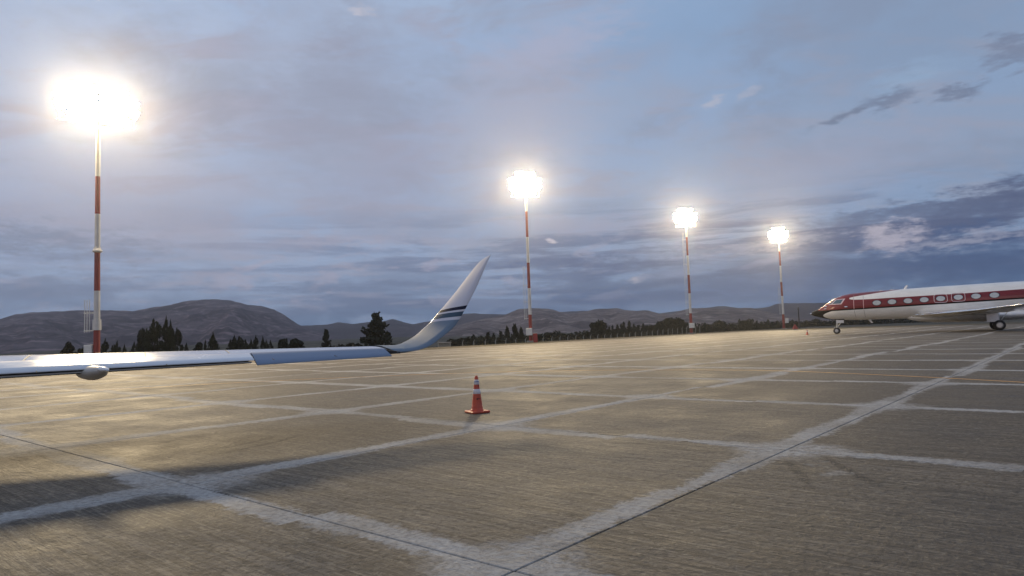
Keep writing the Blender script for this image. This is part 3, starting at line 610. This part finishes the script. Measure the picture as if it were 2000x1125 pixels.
mast('third floodlight mast from the left with horizontal brackets down its side', p3, zpx(1342, 425, 129), [zpx(1346, v, 129) for v in (612, 573, 537, 499, 463)], azm(.08, -1), .33, .17,
     box=(0, -.5, zpx(1350, 640.5, 129), zpx(1350, 631, 129), .95, .55, 'cabinet'), ladder=(-.62, zpx(1348, 616, 129), zpx(1342, 455, 129), 2, 2.38), head=(3.7, 2.3))
mast('farthest floodlight mast, just left of the nose of the red jet', p4, zpx(1519, 459, 159), [zpx(1526, v, 159) for v in (614, 578, 551, 519, 491)], azm(-.02, -1), .34, .18,
     box=(.62, -.3, zpx(1531, 631, 159), zpx(1531, 622, 159), .75, .5, 'cabinet'), ladder=(-.6, zpx(1528, 614, 159), zpx(1523, 560, 159), 2, 2.3), head=(3.7, 2.3))
# red cabinet by the second mast, small things on the verge
b = at(1046, 667, 94.5); zb = terrain(b.x, b.y); o = thing('electrical_cabinet', 'dark red cabinet on the ground beside the second mast foot', 'cabinet', (b.x, b.y, zb))
m = MB(); m.box((0, 0, .62), (.58, .5, 1.24), ch=.03); m.build('body', 'red_cab', o); m = MB(); m.box((0, 0, 1.27), (.68, .6, .06), ch=.015); m.build('lid', 'mast_white', o); m = MB(); m.box((0, -.262, .62), (.46, .02, 1.0), ch=.006); m.build('door', 'red_cab', o)
b = at(1553, 640, 140); zb = terrain(b.x, b.y); o = thing('red_cover', 'small dark red tent shaped cover on the verge right of the farthest mast', 'cover', (b.x, b.y, zb))
m = MB(); k = m.addv([(-.5, -.4, .2), (.5, -.4, .2), (.08, -.06, 1.15), (-.08, -.06, 1.15), (-.5, .4, .2), (.5, .4, .2), (.08, .06, 1.15), (-.08, .06, 1.15)])
for qf in ((0, 1, 2, 3), (1, 5, 6, 2), (5, 4, 7, 6), (4, 0, 3, 7), (3, 2, 6, 7), (0, 4, 5, 1)): m.face([k+i for i in qf])
m.build('cloth', 'redtent', o); m = MB(); m.box((0, 0, .1), (.9, .7, .2), ch=.02); m.build('base', 'post', o)
b = at(1561, 634, 168); zb = terrain(b.x, b.y); tp = at(1559.5, 600, 168); o = thing('utility_pole', 'thin dark wooden pole standing between the farthest mast and the jet nose', 'pole', (b.x, b.y, zb))
m = MB(); m.tube((0, 0, -.3), (0, 0, tp.z-zb), .17, .12, 10); m.build('shaft', 'wood', o); m = MB(); m.box((0, 0, tp.z-zb-.5), (.5, .1, .1)); m.build('crossarm', 'wood', o)
# hut beyond the fence
b = at(868, 680, 104); zb = terrain(b.x, b.y); o = thing('small_hut', 'small pale hut beyond the fence right of the winglet foot', 'hut', (b.x, b.y, zb), .15)
hh = at(868, 670, 104).z-zb; m = MB()
m.box((0, 0, hh/2), (1.75, 1.5, hh), ch=.02); wl = m.build('wall', 'hut', o)
m = MB(); m.box((0, 0, hh+.07), (2.1, 1.9, .14), ch=.03); m.build('roof', 'roofm', o)
m = MB(); m.box((.1, -.765, hh*.58), (.6, .04, .5), ch=.008); wn_ = m.build('window', 'dark', o); m = MB()
for sx in (-.33, .33): m.box((.1+sx, -.775, hh*.58), (.06, .06, .6))
for sz_ in (-.27, .27): m.box((.1, -.775, hh*.58+sz_), (.6, .06, .06))
m.build('frame', 'roofm', wn_)
# ------------------------------------------------------------------ traffic cones
def cone(label, loc, rz, H):
    s = H/.69; o = thing('traffic_cone', label, 'traffic cone', (loc[0], loc[1], 0), rz, 'orange traffic cones on the apron'); o.scale = (s, s, s)
    m = MB(); m.box((0, 0, .022), (.37, .37, .040), ch=.012)
    for sx in (-1, 1):
        for sy in (-1, 1): m.box((sx*.14, sy*.14, .005), (.06, .06, .010))
    m.build('base', 'cone_o', o)
    R = lambda h: .112-(.112-.033)*(h-.04)/(.66-.04)
    prof = [(.128, .0425), (.126, .055), (.115, .066)]
    for h in (.085, .105, .125): prof += [(R(h)+.004, h-.006), (R(h)-.001, h)]
    prof += [(R(.2), .2), (R(.4), .4), (R(.6), .6), (R(.655), .655), (.029, .68), (.020, .690), (.008, .693)]
    m = MB(); m.lathe(prof, n=32); bd = m.build('body', 'cone_o', o)
    for a, b in ((.355, .445), (.528, .620)):
        m = MB(); m.lathe([(R(a)+.001, a), (R(a)+.0045, a+.004), (R(b)+.0045, b-.004), (R(b)+.001, b)], n=32); sl_ = m.build('reflective_sleeve', 'cone_w', o)
        if a > .5: m = MB(); hh_ = .572; m.lathe([(R(hh_)+.003, hh_), (R(hh_)+.0065, hh_+.003), (R(hh_)+.0065, hh_+.015), (R(hh_)+.003, hh_+.018)], n=32); m.build('blue_ring', 'cone_b', sl_)
    if s > .9:
        for (h, a, r_) in ((.262, -1.45, .016), (.268, -1.05, .010), (.265, -.8, .008), (.270, -1.22, .007), (.505, -.9, .011)):   # dark marks on the plastic, facing the camera
            m = MB(); aa = a-rz; c = Vector((math.cos(aa)*(R(h)+.0015), math.sin(aa)*(R(h)+.0015), h)); nrm = Vector((math.cos(aa), math.sin(aa), .12)); m.tube(c-nrm*.003, c+nrm*.002, r_, r_*.8, 9); m.build('scuff', 'cone_k', bd)
    return o
cone('orange traffic cone with two white sleeves standing alone on the slabs in front', (-.73, 12.98), .52, .69)
cone('tiny distant orange cone on the lit concrete left of the jet nose wheel', (34.05, 79.4), .3, .66)
# ------------------------------------------------------------------ aircraft at the left: its wing reaches into the picture
plane = thing('business_jet_with_winglet', 'silver white jet wing with flap, aileron and striped upturned winglet reaching in from the left', 'airplane')
JLE, JTE = at(715, 684.2, 12.22), at(775, 687.6, 11.19)              # junction of wing and winglet
t_ref = at(0, 727, 8.34); TE_d = (JTE-t_ref); l_ref = Vector((-7.43, 10.58, 0)); LE_d = JLE-l_ref
ztop = at(0, 699.5, 10.4).z
ROOT_S = -.95
WD = .94
def lerp(a, b, t): return a+(b-a)*t
def wing_pt(s, c, dz):      # s: 0 at the frame edge, 1 at the junction; c: chord fraction from the leading edge
    te = lerp(t_ref, JTE, s); le = lerp(l_ref, JLE, s); le.z = lerp(t_ref.z+.03, JLE.z+.004, s)
    p = le.lerp(te, c); p.z += dz*lerp(1., .48, s); return p
def foil(c, tk=.125): return tk*(1.65*math.sqrt(max(c, 0))-.63*c*2-1.2*c*c*.55+.55*c**3*.6)
UP = [(0., 0.), (.008, .035), (.03, .065), (.08, .10), (.16, .135), (.28, .160), (.40, .165), (.52, .150), (.62, .125), (.70, .100)]
LO = [(.70, .02), (.55, -.045), (.40, -.085), (.28, -.095), (.16, -.085), (.08, -.065), (.03, -.045), (.008, -.025)]
SS = [ROOT_S, -.6, -.3, 0., .2, .4, .6, .8, 1.0]
rings = [[wing_pt(s, c, d) for c, d in UP+LO] for s in SS]
n_le = 3
m = MB(); m.loft(rings, sel=lambda i: 3 <= i < 9); m.v and None
m.build('wing_skin', 'wing_top', plane)
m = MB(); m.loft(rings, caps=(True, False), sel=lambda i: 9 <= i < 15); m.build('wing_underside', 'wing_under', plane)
m = MB(); m.loft(rings, caps=(False, False), sel=lambda i: i < 3 or i >= 15); m.build('leading_edge', 'lead', plane)
def flap_body(s0, s1, c0, defl, name, mm, zadj=0., tk=1., n=6, gap=.012):
    rg = []
    for k in range(n):
        s = lerp(s0, s1, k/(n-1)); H_ = wing_pt(s, c0, .06+zadj); Tp = wing_pt(s, 1.0, 0.0); ch = (Tp-H_); ch.z = 0; cl = ch.length; d = ch.normalized()
        ax = lambda c, zz: H_ + d*(c*cl*math.cos(defl)) + Vector((0, 0, -c*cl*math.sin(defl)+zz*tk*lerp(1., .55, s)))
        rg.append([ax(c, zz) for c, zz in ((0.02, .0), (.03, .030), (.10, .046), (.3, .046), (.65, .030), (1., .008), (1., -.008), (.65, -.012), (.3, -.030), (.10, -.036), (.03, -.02))])
    m = MB(); m.loft(rg); return m.build(name, mm, plane), rg
S_FL = .575                                                       # flap ends, aileron begins
d_fl, rgf = flap_body(ROOT_S, S_FL-.004, .715, math.radians(8.5), 'flap', 'white_paint', zadj=.018)
d_al, rga = flap_body(S_FL+.004, .985, .70, math.radians(17), 'aileron', 'control', zadj=.03, tk=1.0)
# near-black strip paints in the shaded flap vane, tan strip its lit edge
m = MB(); m.loft([[wing_pt(s, .70, -.035), wing_pt(s, .97, -.062), wing_pt(s, .97, -.082), wing_pt(s, .70, -.065)] for s in (ROOT_S, -.3, 0., .3, S_FL-.01)], sm=False); m.build('flap_vane_shade', 'dark', plane)
m = MB(); m.loft([[wing_pt(s, .965, -.045), wing_pt(s, .99, -.05), wing_pt(s, .99, -.068), wing_pt(s, .965, -.066)] for s in (ROOT_S, -.3, 0., .3, S_FL-.01)], sm=False); m.build('lit_flap_edge', 'pod', plane)
m = MB()
for sp in (-.5, -.25, 0.02, .3, .52): m.loft([[wing_pt(sp, c, dict(UP).get(c, .14)+.003) for c in (.40, .52, .62, .70)], [wing_pt(sp+.004, c, dict(UP).get(c, .14)+.003) for c in (.40, .52, .62, .70)]], closed=False, caps=(False, False))
m.loft([[wing_pt(s, .40, .1685), wing_pt(s, .406, .1683)] for s in SS[:-1]], closed=False, caps=(False, False)); m.build('panel_seam', 'seam', plane)
m = MB()
for s in (.07, .35, .62, .80):
    p = wing_pt(s, 1.0, -.01); m.tube(p, p+Vector((.07, -.10, -.015)), .006, .002, 5)
m.build('static_wick', 'dark', plane)
m = MB(); rgp = []                                              # flap track fairing
ax = [at(172, 721, 9.9), at(170, 724.5, 9.5), at(174, 727, 9.2), at(182, 728.5, 8.95), at(191, 727.5, 8.75), at(200, 725, 8.6), at(206, 723, 8.5)]
for c, (rw, rh) in zip(ax, ((.03, .04), (.11, .07), (.155, .092), (.15, .095), (.115, .078), (.062, .05), (.03, .03))): rgp.append([c+Vector((.82*rw*math.cos(t), .57*rw*math.cos(t), rh*math.sin(t))) for t in (2*math.pi*k/20 for k in range(20))])
m.loft(rgp); m.build('flap_fairing', 'pod', plane)
m = MB(); c1, c2 = at(196, 720, 8.5), at(210, 723, 8.4); m.loft([[lerp(c1, c2, t)+Vector((.82*r_*math.cos(a), .57*r_*math.cos(a), .6*r_*math.sin(a))) for a in (2*math.pi*k/12 for k in range(12))] for t, r_ in ((0, .03), (.2, .055), (.6, .05), (1, .015))]); m.build('fairing_tip', 'white_paint', plane)
# winglet
WL = [((715, 684.2), 13.0, (775, 687.6), 11.9), ((766, 680), 13.1, (812.8, 684.3), 12.05), ((792, 668.5), 13.0, (838.8, 675.5), 12.12), ((812, 655), 12.92, (860, 660.5), 12.15), ((828, 641), 12.85, (883, 642), 12.17),
      ((839, 631), 12.78, (897, 624), 12.18), ((845, 624), 12.75, (902, 615.5), 12.18), ((852.5, 615), 12.73, (907, 606), 12.18), ((857.5, 609), 12.72, (912, 597.5), 12.18), ((885.6, 576), 12.68, (932, 558), 12.2), ((911.6, 542.4), 12.62, (946, 526), 12.22), ((932.4, 516), 12.52, (953.5, 509), 12.25), ((945.4, 504.7), 12.45, (957.5, 500.5), 12.28), ((957, 498.5), 12.38, (960, 497.6), 12.3)]
WP = [(at(*a, ya*WD), at(*b, yb*WD)) for a, ya, b, yb in WL]
def wl_at(u):
    i = min(int(u), len(WP)-2); f = u-i
    def cr(k): 
        a, b, c, d = (WP[max(0, min(len(WP)-1, i+q))][k] for q in (-1, 0, 1, 2)); return .5*((2*b)+(c-a)*f+(2*a-5*b+4*c-d)*f*f+(3*b-a-3*c+d)*f**3)
    return cr(0), cr(1)
WPROF = [(0, 0), (.012, .018), (.05, .036), (.11, .05), (.28, .062), (.5, .058), (.75, .034), (1., .004), (1., -.004), (.75, -.03), (.5, -.045), (.28, -.05), (.11, -.04), (.05, -.03), (.012, -.016)]
def wl_ring(u):
    le, te = wl_at(u); e = .15; l0, t0 = wl_at(max(0, u-e)); l1, t1 = wl_at(min(len(WP)-1.001, u+e))
    sp = ((l1-l0)+(t1-t0)).normalized(); ch = te-le; nrm = sp.cross(ch).normalized()
    if nrm.dot(Vector((-.82, -.57, .9))) < 0: nrm = -nrm
    cl = ch.length
    return [le+ch*c+nrm*(t*cl*lerp(1.25, .55, min(1, u/3))) for c, t in WPROF]
def wl_part(u0, u1, name, mm, sel, n=None, caps=(False, False)):
    n = n or max(3, int((u1-u0)*5)+1); m = MB(); m.loft([wl_ring(lerp(u0, u1, k/(n-1))) for k in range(n)], sel=sel, caps=caps); return m.build(name, mm, plane)
UE = len(WP)-1.001
skin = lambda i: 2 <= i <= 12
wl_part(0, UE, 'winglet_leading_edge', 'lead', lambda i: not (2 <= i <= 12))
wl_part(0, 5.0, 'winglet_skin', 'silver', skin)
wl_part(5.0, 5.76, 'winglet_stripe', 'matt_white', skin); wl_part(5.76, 6.8, 'winglet_stripe', 'slate', skin); wl_part(6.8, 7.5, 'winglet_stripe', 'matt_white', skin); wl_part(7.5, 8.05, 'winglet_stripe', 'navy', skin)
wl_part(8.05, UE, 'winglet_skin', 'matt_white', skin, caps=(False, True))
m = MB(); a, b = wing_pt(.985, .72, .07), wing_pt(1.0, 1.0, .03); m.loft([[a, a+Vector((.03, .02, 0)), a+Vector((.03, .02, -.05)), a-Vector((0, 0, .05))], [b, b+Vector((.05, .03, 0)), b+Vector((.05, .03, -.04)), b-Vector((0, 0, .04))]], sm=False); m.build('tip_gap', 'dark', plane)
# fuselage beyond the frame
fw = Vector((-.57, .82, 0)); ctr = Vector((-14.6, 7.6, 2.0)); lt = Vector((.82, .57, 0))
m = MB(); m.loft([[ctr+fw*s+lt*(r*math.cos(t))+Vector((0, 0, r*math.sin(t)*1.05+dz)) for t in (2*math.pi*k/28 for k in range(28))] for s, r, dz in ((-11, .2, .8), (-8, .75, .45), (-5, 1.12, .1), (-2, 1.2, 0), (5, 1.2, 0), (7.5, 1.05, -.05), (9, .75, -.2), (10.2, .35, -.4), (10.6, .08, -.5))]); m.build('fuselage', 'white_paint', plane)
# ------------------------------------------------------------------ red and white jet at the right
JN = Vector((37.62, 79.65, 0)); jet = thing('red_and_white_jet', 'parked red and white business jet with oval windows and black nose at the right', 'airplane', JN, math.atan2(-.52, .854))
SEC = [(-2.73, 2.47, 2.39, .03), (-2.62, 2.56, 2.29, .13), (-2.4, 2.68, 2.18, .27), (-1.75, 2.95, 1.99, .55), (-1.26, 3.26, 1.84, .75), (-.6, 3.73, 1.71, 1.0), (-.25, 3.97, 1.66, 1.12), (.08, 4.14, 1.63, 1.22), (.8, 4.41, 1.585, 1.38), (1.6, 4.57, 1.56, 1.48), (3.7, 4.70, 1.545, 1.58), (6.8, 4.79, 1.52, 1.62), (10, 4.86, 1.51, 1.64), (16, 4.95, 1.56, 1.65), (20, 4.97, 1.62, 1.62), (24, 4.97, 1.9, 1.5), (28, 4.92, 2.75, 1.1), (31.5, 4.75, 3.6, .55), (33.2, 4.55, 4.1, .15)]
SA = np.array(SEC)
def sec(s): return tuple(np.interp(s, SA[:, 0], SA[:, k]) for k in (1, 2, 3))
def surf(s, zz, off=.0, side=-1):
    zt, zb_, w_ = sec(s); zc, hz_ = (zt+zb_)/2, (zt-zb_)/2; q = min(.999, max(-.999, (zz-zc)/hz_)); yy = w_*math.sqrt(1-q*q)
    nv = Vector((0, math.sqrt(1-q*q)/w_, q/hz_)).normalized(); p = Vector((s, yy, zz))+nv*off; return Vector((p.x, side*p.y, p.z))
def jetpaint():
    m_ = bpy.data.materials.new('jet_livery'); m_.use_nodes = True; t = NT(m_.node_tree); b = t.n['Principled BSDF']
    X, Y, Z = t.xyz(t.node('ShaderNodeTexCoord').outputs['Object'])
    zlo = t.curve(X, [(-3, 2.70), (-1.9, 2.74), (-.5, 2.78), (1.1, 2.82), (3.7, 2.88), (8.6, 3.01), (13.3, 3.13), (17.4, 3.25), (34, 3.7)], -3, 34, 0, 6)
    zhi = t.curve(X, [(-3, 5.8), (1.50, 5.8), (1.51, 4.0), (1.7, 3.90), (2.1, 3.84), (2.7, 3.82), (3.8, 3.82), (8.7, 3.90), (13.3, 3.97), (17.4, 4.10), (34, 4.4)], -3, 34, 0, 6)
    zup = t.curve(X, [(-3, 5.8), (1.50, 4.0), (1.7, 4.10), (2.1, 4.18), (2.6, 4.25), (4.6, 4.50), (6.6, 4.74), (7.4, 5.0), (34, 5.8)], -3, 34, 0, 6)
    gt = lambda a, b_: t.m('GREATER_THAN', a, b_)
    red = t.mul(gt(Z, zlo), t.m('SUBTRACT', 1., t.mul(gt(Z, zhi), gt(zup, Z))))
    blk_line = t.mul(gt(t.add(zlo, .0), Z), gt(Z, t.sub(zlo, .15)))
    q = t.m('DIVIDE', t.sub(Z, 2.15), .46); front = t.add(-1.28, t.mul(t.mul(q, q), .95))
    nose = t.m('MAXIMUM', t.mul(gt(front, X), gt(zlo, Z)), gt(-1.80, X)); belly = t.mul(gt(1.71, Z), gt(.9, X))
    blk = t.m('MAXIMUM', t.m('MAXIMUM', blk_line, nose), belly)
    n = t.noise(t.vec(t.mul(X, .6), Y, t.mul(Z, 2.)), 1.5, 5, .6)
    col = t.mix(red, t.mix(t.ss(n, .35, .7), (.80, .79, .76), (.72, .71, .68)), t.mix(t.ss(n, .35, .7), (.17, .006, .013), (.14, .005, .011)))
    col = t.mix(blk, col, (.006, .006, .007)); t.put(b.inputs['Base Color'], col); t.put(b.inputs['Roughness'], t.lin(blk, 0., 1., .3, .6)); t.put(b.inputs['Coat Weight'], t.lin(blk, 0., 1., .12, 0.)); t.put(b.inputs['Specular IOR Level'], t.lin(blk, 0., 1., .35, .06)); b.inputs['Coat Roughness'].default_value = .12
    return m_
M['livery'] = jetpaint()
m = MB(); rings = []
for s in sorted(set(list(np.linspace(-2.73, 2, 36))+list(np.linspace(2.2, 33.2, 60)))):
    zt, zb_, w_ = sec(s); rings.append([(s, w_*math.cos(t), (zt+zb_)/2+(zt-zb_)/2*math.sin(t)) for t in (2*math.pi*k/48 for k in range(48))])
m.loft(rings); m.build('fuselage', 'livery', jet)
# wing-to-body fairing
m = MB(); rings = []
for s, w_, zt, zb_ in ((7.2, .5, 1.9, 1.45), (8.2, 1.3, 2.0, 1.18), (9.5, 1.75, 2.1, 1.02), (12, 1.95, 2.2, .95), (16, 1.95, 2.2, .95), (18.5, 1.7, 2.1, 1.1), (20.5, 1.0, 2.0, 1.5), (21.5, .4, 1.95, 1.65)): rings.append([(s, w_*math.cos(t), (zt+zb_)/2+(zt-zb_)/2*math.sin(t)) for t in (2*math.pi*k/32 for k in range(32))])
m.loft(rings); m.build('belly_fairing', 'white_paint', jet)
def jwing(side, name):
    stt = [(1.0, 7.6, 7.6, 1.78, .75), (1.9, 8.25, 6.9, 1.80, .62), (5, 10.4, 5.0, 1.93, .44), (9, 13.2, 3.6, 2.10, .29), (13.2, 16.1, 2.2, 2.42, .17), (13.5, 16.5, 1.9, 2.45, .1)]
    pr = [(0, 0), (.015, .18), (.06, .34), (.15, .46), (.35, .54), (.6, .42), (1, .03), (1, -.03), (.6, -.26), (.35, -.44), (.15, -.40), (.06, -.28), (.015, -.14)]
    rg = [[(s0+c*ch, side*yy, zz+t*tk) for c, t in pr] for yy, s0, ch, zz, tk in stt]
    m = MB(); m.loft(rg, sel=lambda i: 2 <= i <= 9, caps=(False, False)); wg = m.build(name, 'white_paint', jet)
    m = MB(); m.loft(rg, sel=lambda i: i < 2 or i > 9, caps=(False, False)); m.build('wing_leading_edge', 'lead', jet)
    # winglet
    tip = rg[-1]; rw = []
    for k, (dy, dz, dx, sc_) in enumerate(((0, 0, 0, 1), (.25, .12, .15, .95), (.45, .5, .45, .85), (.7, 1.7, 1.5, .5))): rw.append([(16.5+dx+(p[0]-16.5)*sc_, side*(13.5+dy)+(0 if k < 2 else side*-(p[2]-2.45)*1.), 2.45+dz+((p[2]-2.45)*sc_ if k < 2 else 0)) for p in tip])
    m = MB(); m.loft(rw); m.build('winglet', 'white_paint', jet)
    m = MB()
    for yy, s0 in ((4.2, 14.2), (7.4, 15.4)): m.loft([[(s0+a, side*(yy+r*math.cos(t)), 1.86+.03*yy+r*1.2*math.sin(t)-.12) for t in (2*math.pi*k/10 for k in range(10))] for a, r in ((-1.4, .03), (-.8, .14), (.1, .16), (.9, .03))])
    m.build('flap_fairing', 'white_paint', jet)
jwing(-1, 'wing'); jwing(1, 'wing')
def gear(sx, sy, R, wdt, offs, top, nm, doors):
    for d in offs:
        m = MB(); m.lathe([(R*.55, -wdt/2), (R*.86, -wdt/2), (R*.97, -wdt*.36), (R, -wdt*.15), (R, wdt*.15), (R*.97, wdt*.36), (R*.86, wdt/2), (R*.55, wdt/2)], c=(sx, sy+d, R), n=28, axis='y'); t = m.build('wheel', 'tyre', jet)
        m = MB(); m.lathe([(R*.20, -wdt/2-.03), (R*.50, -wdt/2+.005), (R*.56, -wdt/2-.012), (R*.57, -wdt/2+.02), (R*.57, wdt/2+.008), (R*.2, wdt/2+.02)], c=(sx, sy+d, R), n=24, axis='y'); m.build('rim', 'hub', t)
    m = MB(); m.tube((sx, sy+offs[0], R), (sx, sy+offs[-1], R), .07, .07, 10); m.tube((sx, sy, R), (sx+(.12 if nm == 'n' else -.05), sy, top), .085, .12, 12); m.tube((sx, sy, R+.25), (sx+.75, sy, top-.05), .045, .045, 8); m.tube((sx-.10, sy, R*.9), (sx-.22, sy, R+.45), .03, .03, 6); m.build('gear_strut', 'strut', jet)
    for (a, d_) in doors: m = MB(); m.box(a, d_, ch=.012); m.build('gear_door', 'white_paint', jet)
gear(0, 0, .36, .21, (-.2, .2), 1.75, 'n', [((.42, -.32, 1.42), (.8, .035, .35))])
gear(15.3, -2.35, .53, .34, (-.29, .29), 1.9, 'm', [((14.75, -2.72, 1.35), (1.0, .04, .95)), ((14.55, -2.5, .92), (1.0, .45, .04))])
gear(15.3, 2.35, .53, .34, (-.29, .29), 1.9, 'm', [((14.75, 2.72, 1.35), (1.0, .04, .95))])
# oval cabin windows
for i, (s, zz) in enumerate(((4.37, 3.36), (5.86, 3.40), (7.39, 3.43), (8.91, 3.47), (10.42, 3.52), (12.0, 3.57), (13.55, 3.60), (15.13, 3.62))):
    for side in (-1, 1):
        hw, hh = .41, .27; ns = 28
        def ell(k, off): return [surf(s+hw*k*math.cos(t), zz+hh*k*math.sin(t), off, side) for t in (2*math.pi*q/ns for q in range(ns))]
        m = MB(); m.loft([ell(1.13, -.02), ell(1.13, .012), ell(1.0, .018), ell(.98, .004)], caps=(False, False)); fr = m.build('cabin_window', mat_cache if False else 'navy', jet)
        m = MB(); r0 = [surf(s+hw*k*math.cos(t), zz+hh*k*math.sin(t), .008, side) for k in (.99,) for t in (2*math.pi*q/ns for q in range(ns))]; r1_ = ell(.5, .010)
        m.loft([r0, r1_], caps=(False, True)); m.build('pane', 'cabin_glass', fr)
        if i in (4, 5) :
            P_ = []; a_, b_ = .60, .43
            for q in range(40): t = 2*math.pi*q/40; cx_ = math.copysign(abs(math.cos(t))**.42, math.cos(t)); cy_ = math.copysign(abs(math.sin(t))**.42, math.sin(t)); P_.append(surf(s+a_*cx_, zz+b_*cy_, .012, side))
            m = MB(); m.path(P_, .028, 6, True); m.build('exit_outline', 'frame', jet)
# entry door seams
for s in (2.06, 3.04):
    m = MB(); zz = np.linspace(2.78, 3.83, 12); m.strip([surf(s-.035, q, .006) for q in zz], [surf(s+.035, q, .006) for q in zz]); m.build('door_edge', 'outline', jet)
    m = MB(); zz = np.linspace(1.86, 2.66, 10); dx = .12 if s < 2.5 else .10; m.strip([surf(s-.015+(2.7-q)*dx, q, .006) for q in zz], [surf(s+.015+(2.7-q)*dx, q, .006) for q in zz]); zz = np.linspace(3.85, 4.4, 8); m.strip([surf(s-.012, q, .006) for q in zz], [surf(s+.012, q, .006) for q in zz]); m.build('door_seam', 'seam', jet)
# cockpit glazing
def patch(cs, off, nu=8):
    cs = [Vector((a, b, 0)) for a, b in cs]; m = MB()
    g_ = [[(lambda p: surf(p.x, p.y, off))(cs[0].lerp(cs[1], u/nu).lerp(cs[3].lerp(cs[2], u/nu), v/nu)) for u in range(nu+1)] for v in range(nu+1)]
    k = m.addv([p for r in g_ for p in r])
    for v in range(nu):
        for u in range(nu): a = k+v*(nu+1)+u; m.face((a, a+1, a+nu+2, a+nu+1), True)
    return m
fr = patch([(-.72, 3.38), (.78, 3.38), (1.20, 4.02), (.02, 3.95)], .006).build('windshield_frame', 'frame', jet)
patch([(-.22, 3.46), (.68, 3.46), (.98, 3.93), (.22, 3.90)], .016).build('pane', 'cockpit', fr); patch([(-.58, 3.44), (-.34, 3.45), (.10, 3.89), (-.03, 3.86)], .016).build('pane', 'cockpit', fr)
# aerials, and chrome beads added to make the bright highlights
for s, zz, l_, r_ in ((-2.66, 2.46, .36, .06), (-.95, 3.18, .42, .07), (-1.0, 2.93, .36, .055), (1.25, 3.06, .40, .07), (.55, 4.22, .34, .05)):
    c = surf(s, zz, .02); m = MB(); m.loft([[c+Vector((l_*(q-.5), -.06*math.sin(q*math.pi)+r_*k_*math.cos(t)*.5, r_*k_*math.sin(t))) for t in (2*math.pi*j_/12 for j_ in range(12))] for q, k_ in ((0, .1), (.2, .75), (.5, 1), (.8, .75), (1, .1))]); m.build('highlight_bead', 'chrome', jet)
for s in (8.15, 8.75, 9.4):  # bright spots along the wing edge, put in as chrome beads
    c = Vector((s, -1.95-(s-8.15)*.9, 1.86)); m = MB(); m.loft([[c+Vector((.36*(q-.5), r_*math.cos(t), r_*math.sin(t)*.8)) for t in (2*math.pi*j_/12 for j_ in range(12))] for q, r_ in ((0, .02), (.3, .08), (.7, .08), (1, .02))]); m.build('wing_highlight_bead', 'chrome', jet)
def blade(s, z0, h, ch, sweep, name):
    m = MB(); rg = [[(s+sweep*t+ch*(1-.45*t)*cx_, cy_*.03*(1-.5*t), z0+h*t) for cx_, cy_ in ((0, 0), (.3, 1), (.7, 1), (1, 0), (.7, -1), (.3, -1))] for t in (0, .5, 1)]; m.loft(rg); m.build(name, 'white_paint', jet)
blade(6.95, 4.76, .42, .34, .35, 'aerial_blade'); blade(3.25, 1.56, -.42, .34, .35, 'aerial_blade'); blade(4.6, 4.70, .10, .5, .05, 'aerial_blade'); blade(5.7, 4.73, .10, .5, .05, 'aerial_blade'); blade(5.6, 1.55, -.12, .4, .1, 'aerial_blade')
# tail end beyond the frame
for side in (-1, 1):
    m = MB(); m.lathe([(.72, 20.6), (.82, 21.0), (.86, 22.5), (.82, 24.5), (.6, 26.4), (.45, 26.6)], c=(0, side*2.55, 4.35), n=28, axis='x'); m.build('engine', 'white_paint', jet)
    m = MB(); m.box((23, side*1.6, 4.3), (2.4, .7, .22), ch=.05); m.build('engine_pylon', 'white_paint', jet)
    m = MB(); m.loft([[(32.2+c*2.6*k+dx, side*yy, 9.0+t*.22*k) for c, t in ((0, 0), (.1, .5), (.4, .6), (1, .05), (1, -.05), (.4, -.6), (.1, -.5))] for yy, k, dx in ((.1, 1, 0), (5.2, .45, 2.2))]); m.build('tailplane', 'white_paint', jet)
m = MB(); m.loft([[(s0+c*ch, t*.36, zz) for c, t in ((0, 0), (.1, .5), (.4, .6), (1, .05), (1, -.05), (.4, -.6), (.1, -.5))] for zz, s0, ch in ((4.6, 26.5, 6.2), (9.0, 31.6, 3.4))]); m.build('fin', 'mast_red', jet)
# ------------------------------------------------------------------ haze volume, added for the glow around the lamps
HAZE = 2.8e-4
m = MB(); m.box((0, 300, 44), (3600, 2620, 96)); hz = struct(m.build('haze', 'white_paint'), 'stuff')
hm = bpy.data.materials.new('haze_air'); hm.use_nodes = True; t = NT(hm.node_tree); t.n.clear()
pv = t.node('ShaderNodeVolumePrincipled'); pv.inputs['Color'].default_value = (.97, .97, 1, 1); pv.inputs['Density'].default_value = HAZE; pv.inputs['Anisotropy'].default_value = .90
t.l.new(pv.outputs[0], t.node('ShaderNodeOutputMaterial').inputs['Volume'])
hz.data.materials.clear(); hz.data.materials.append(hm)
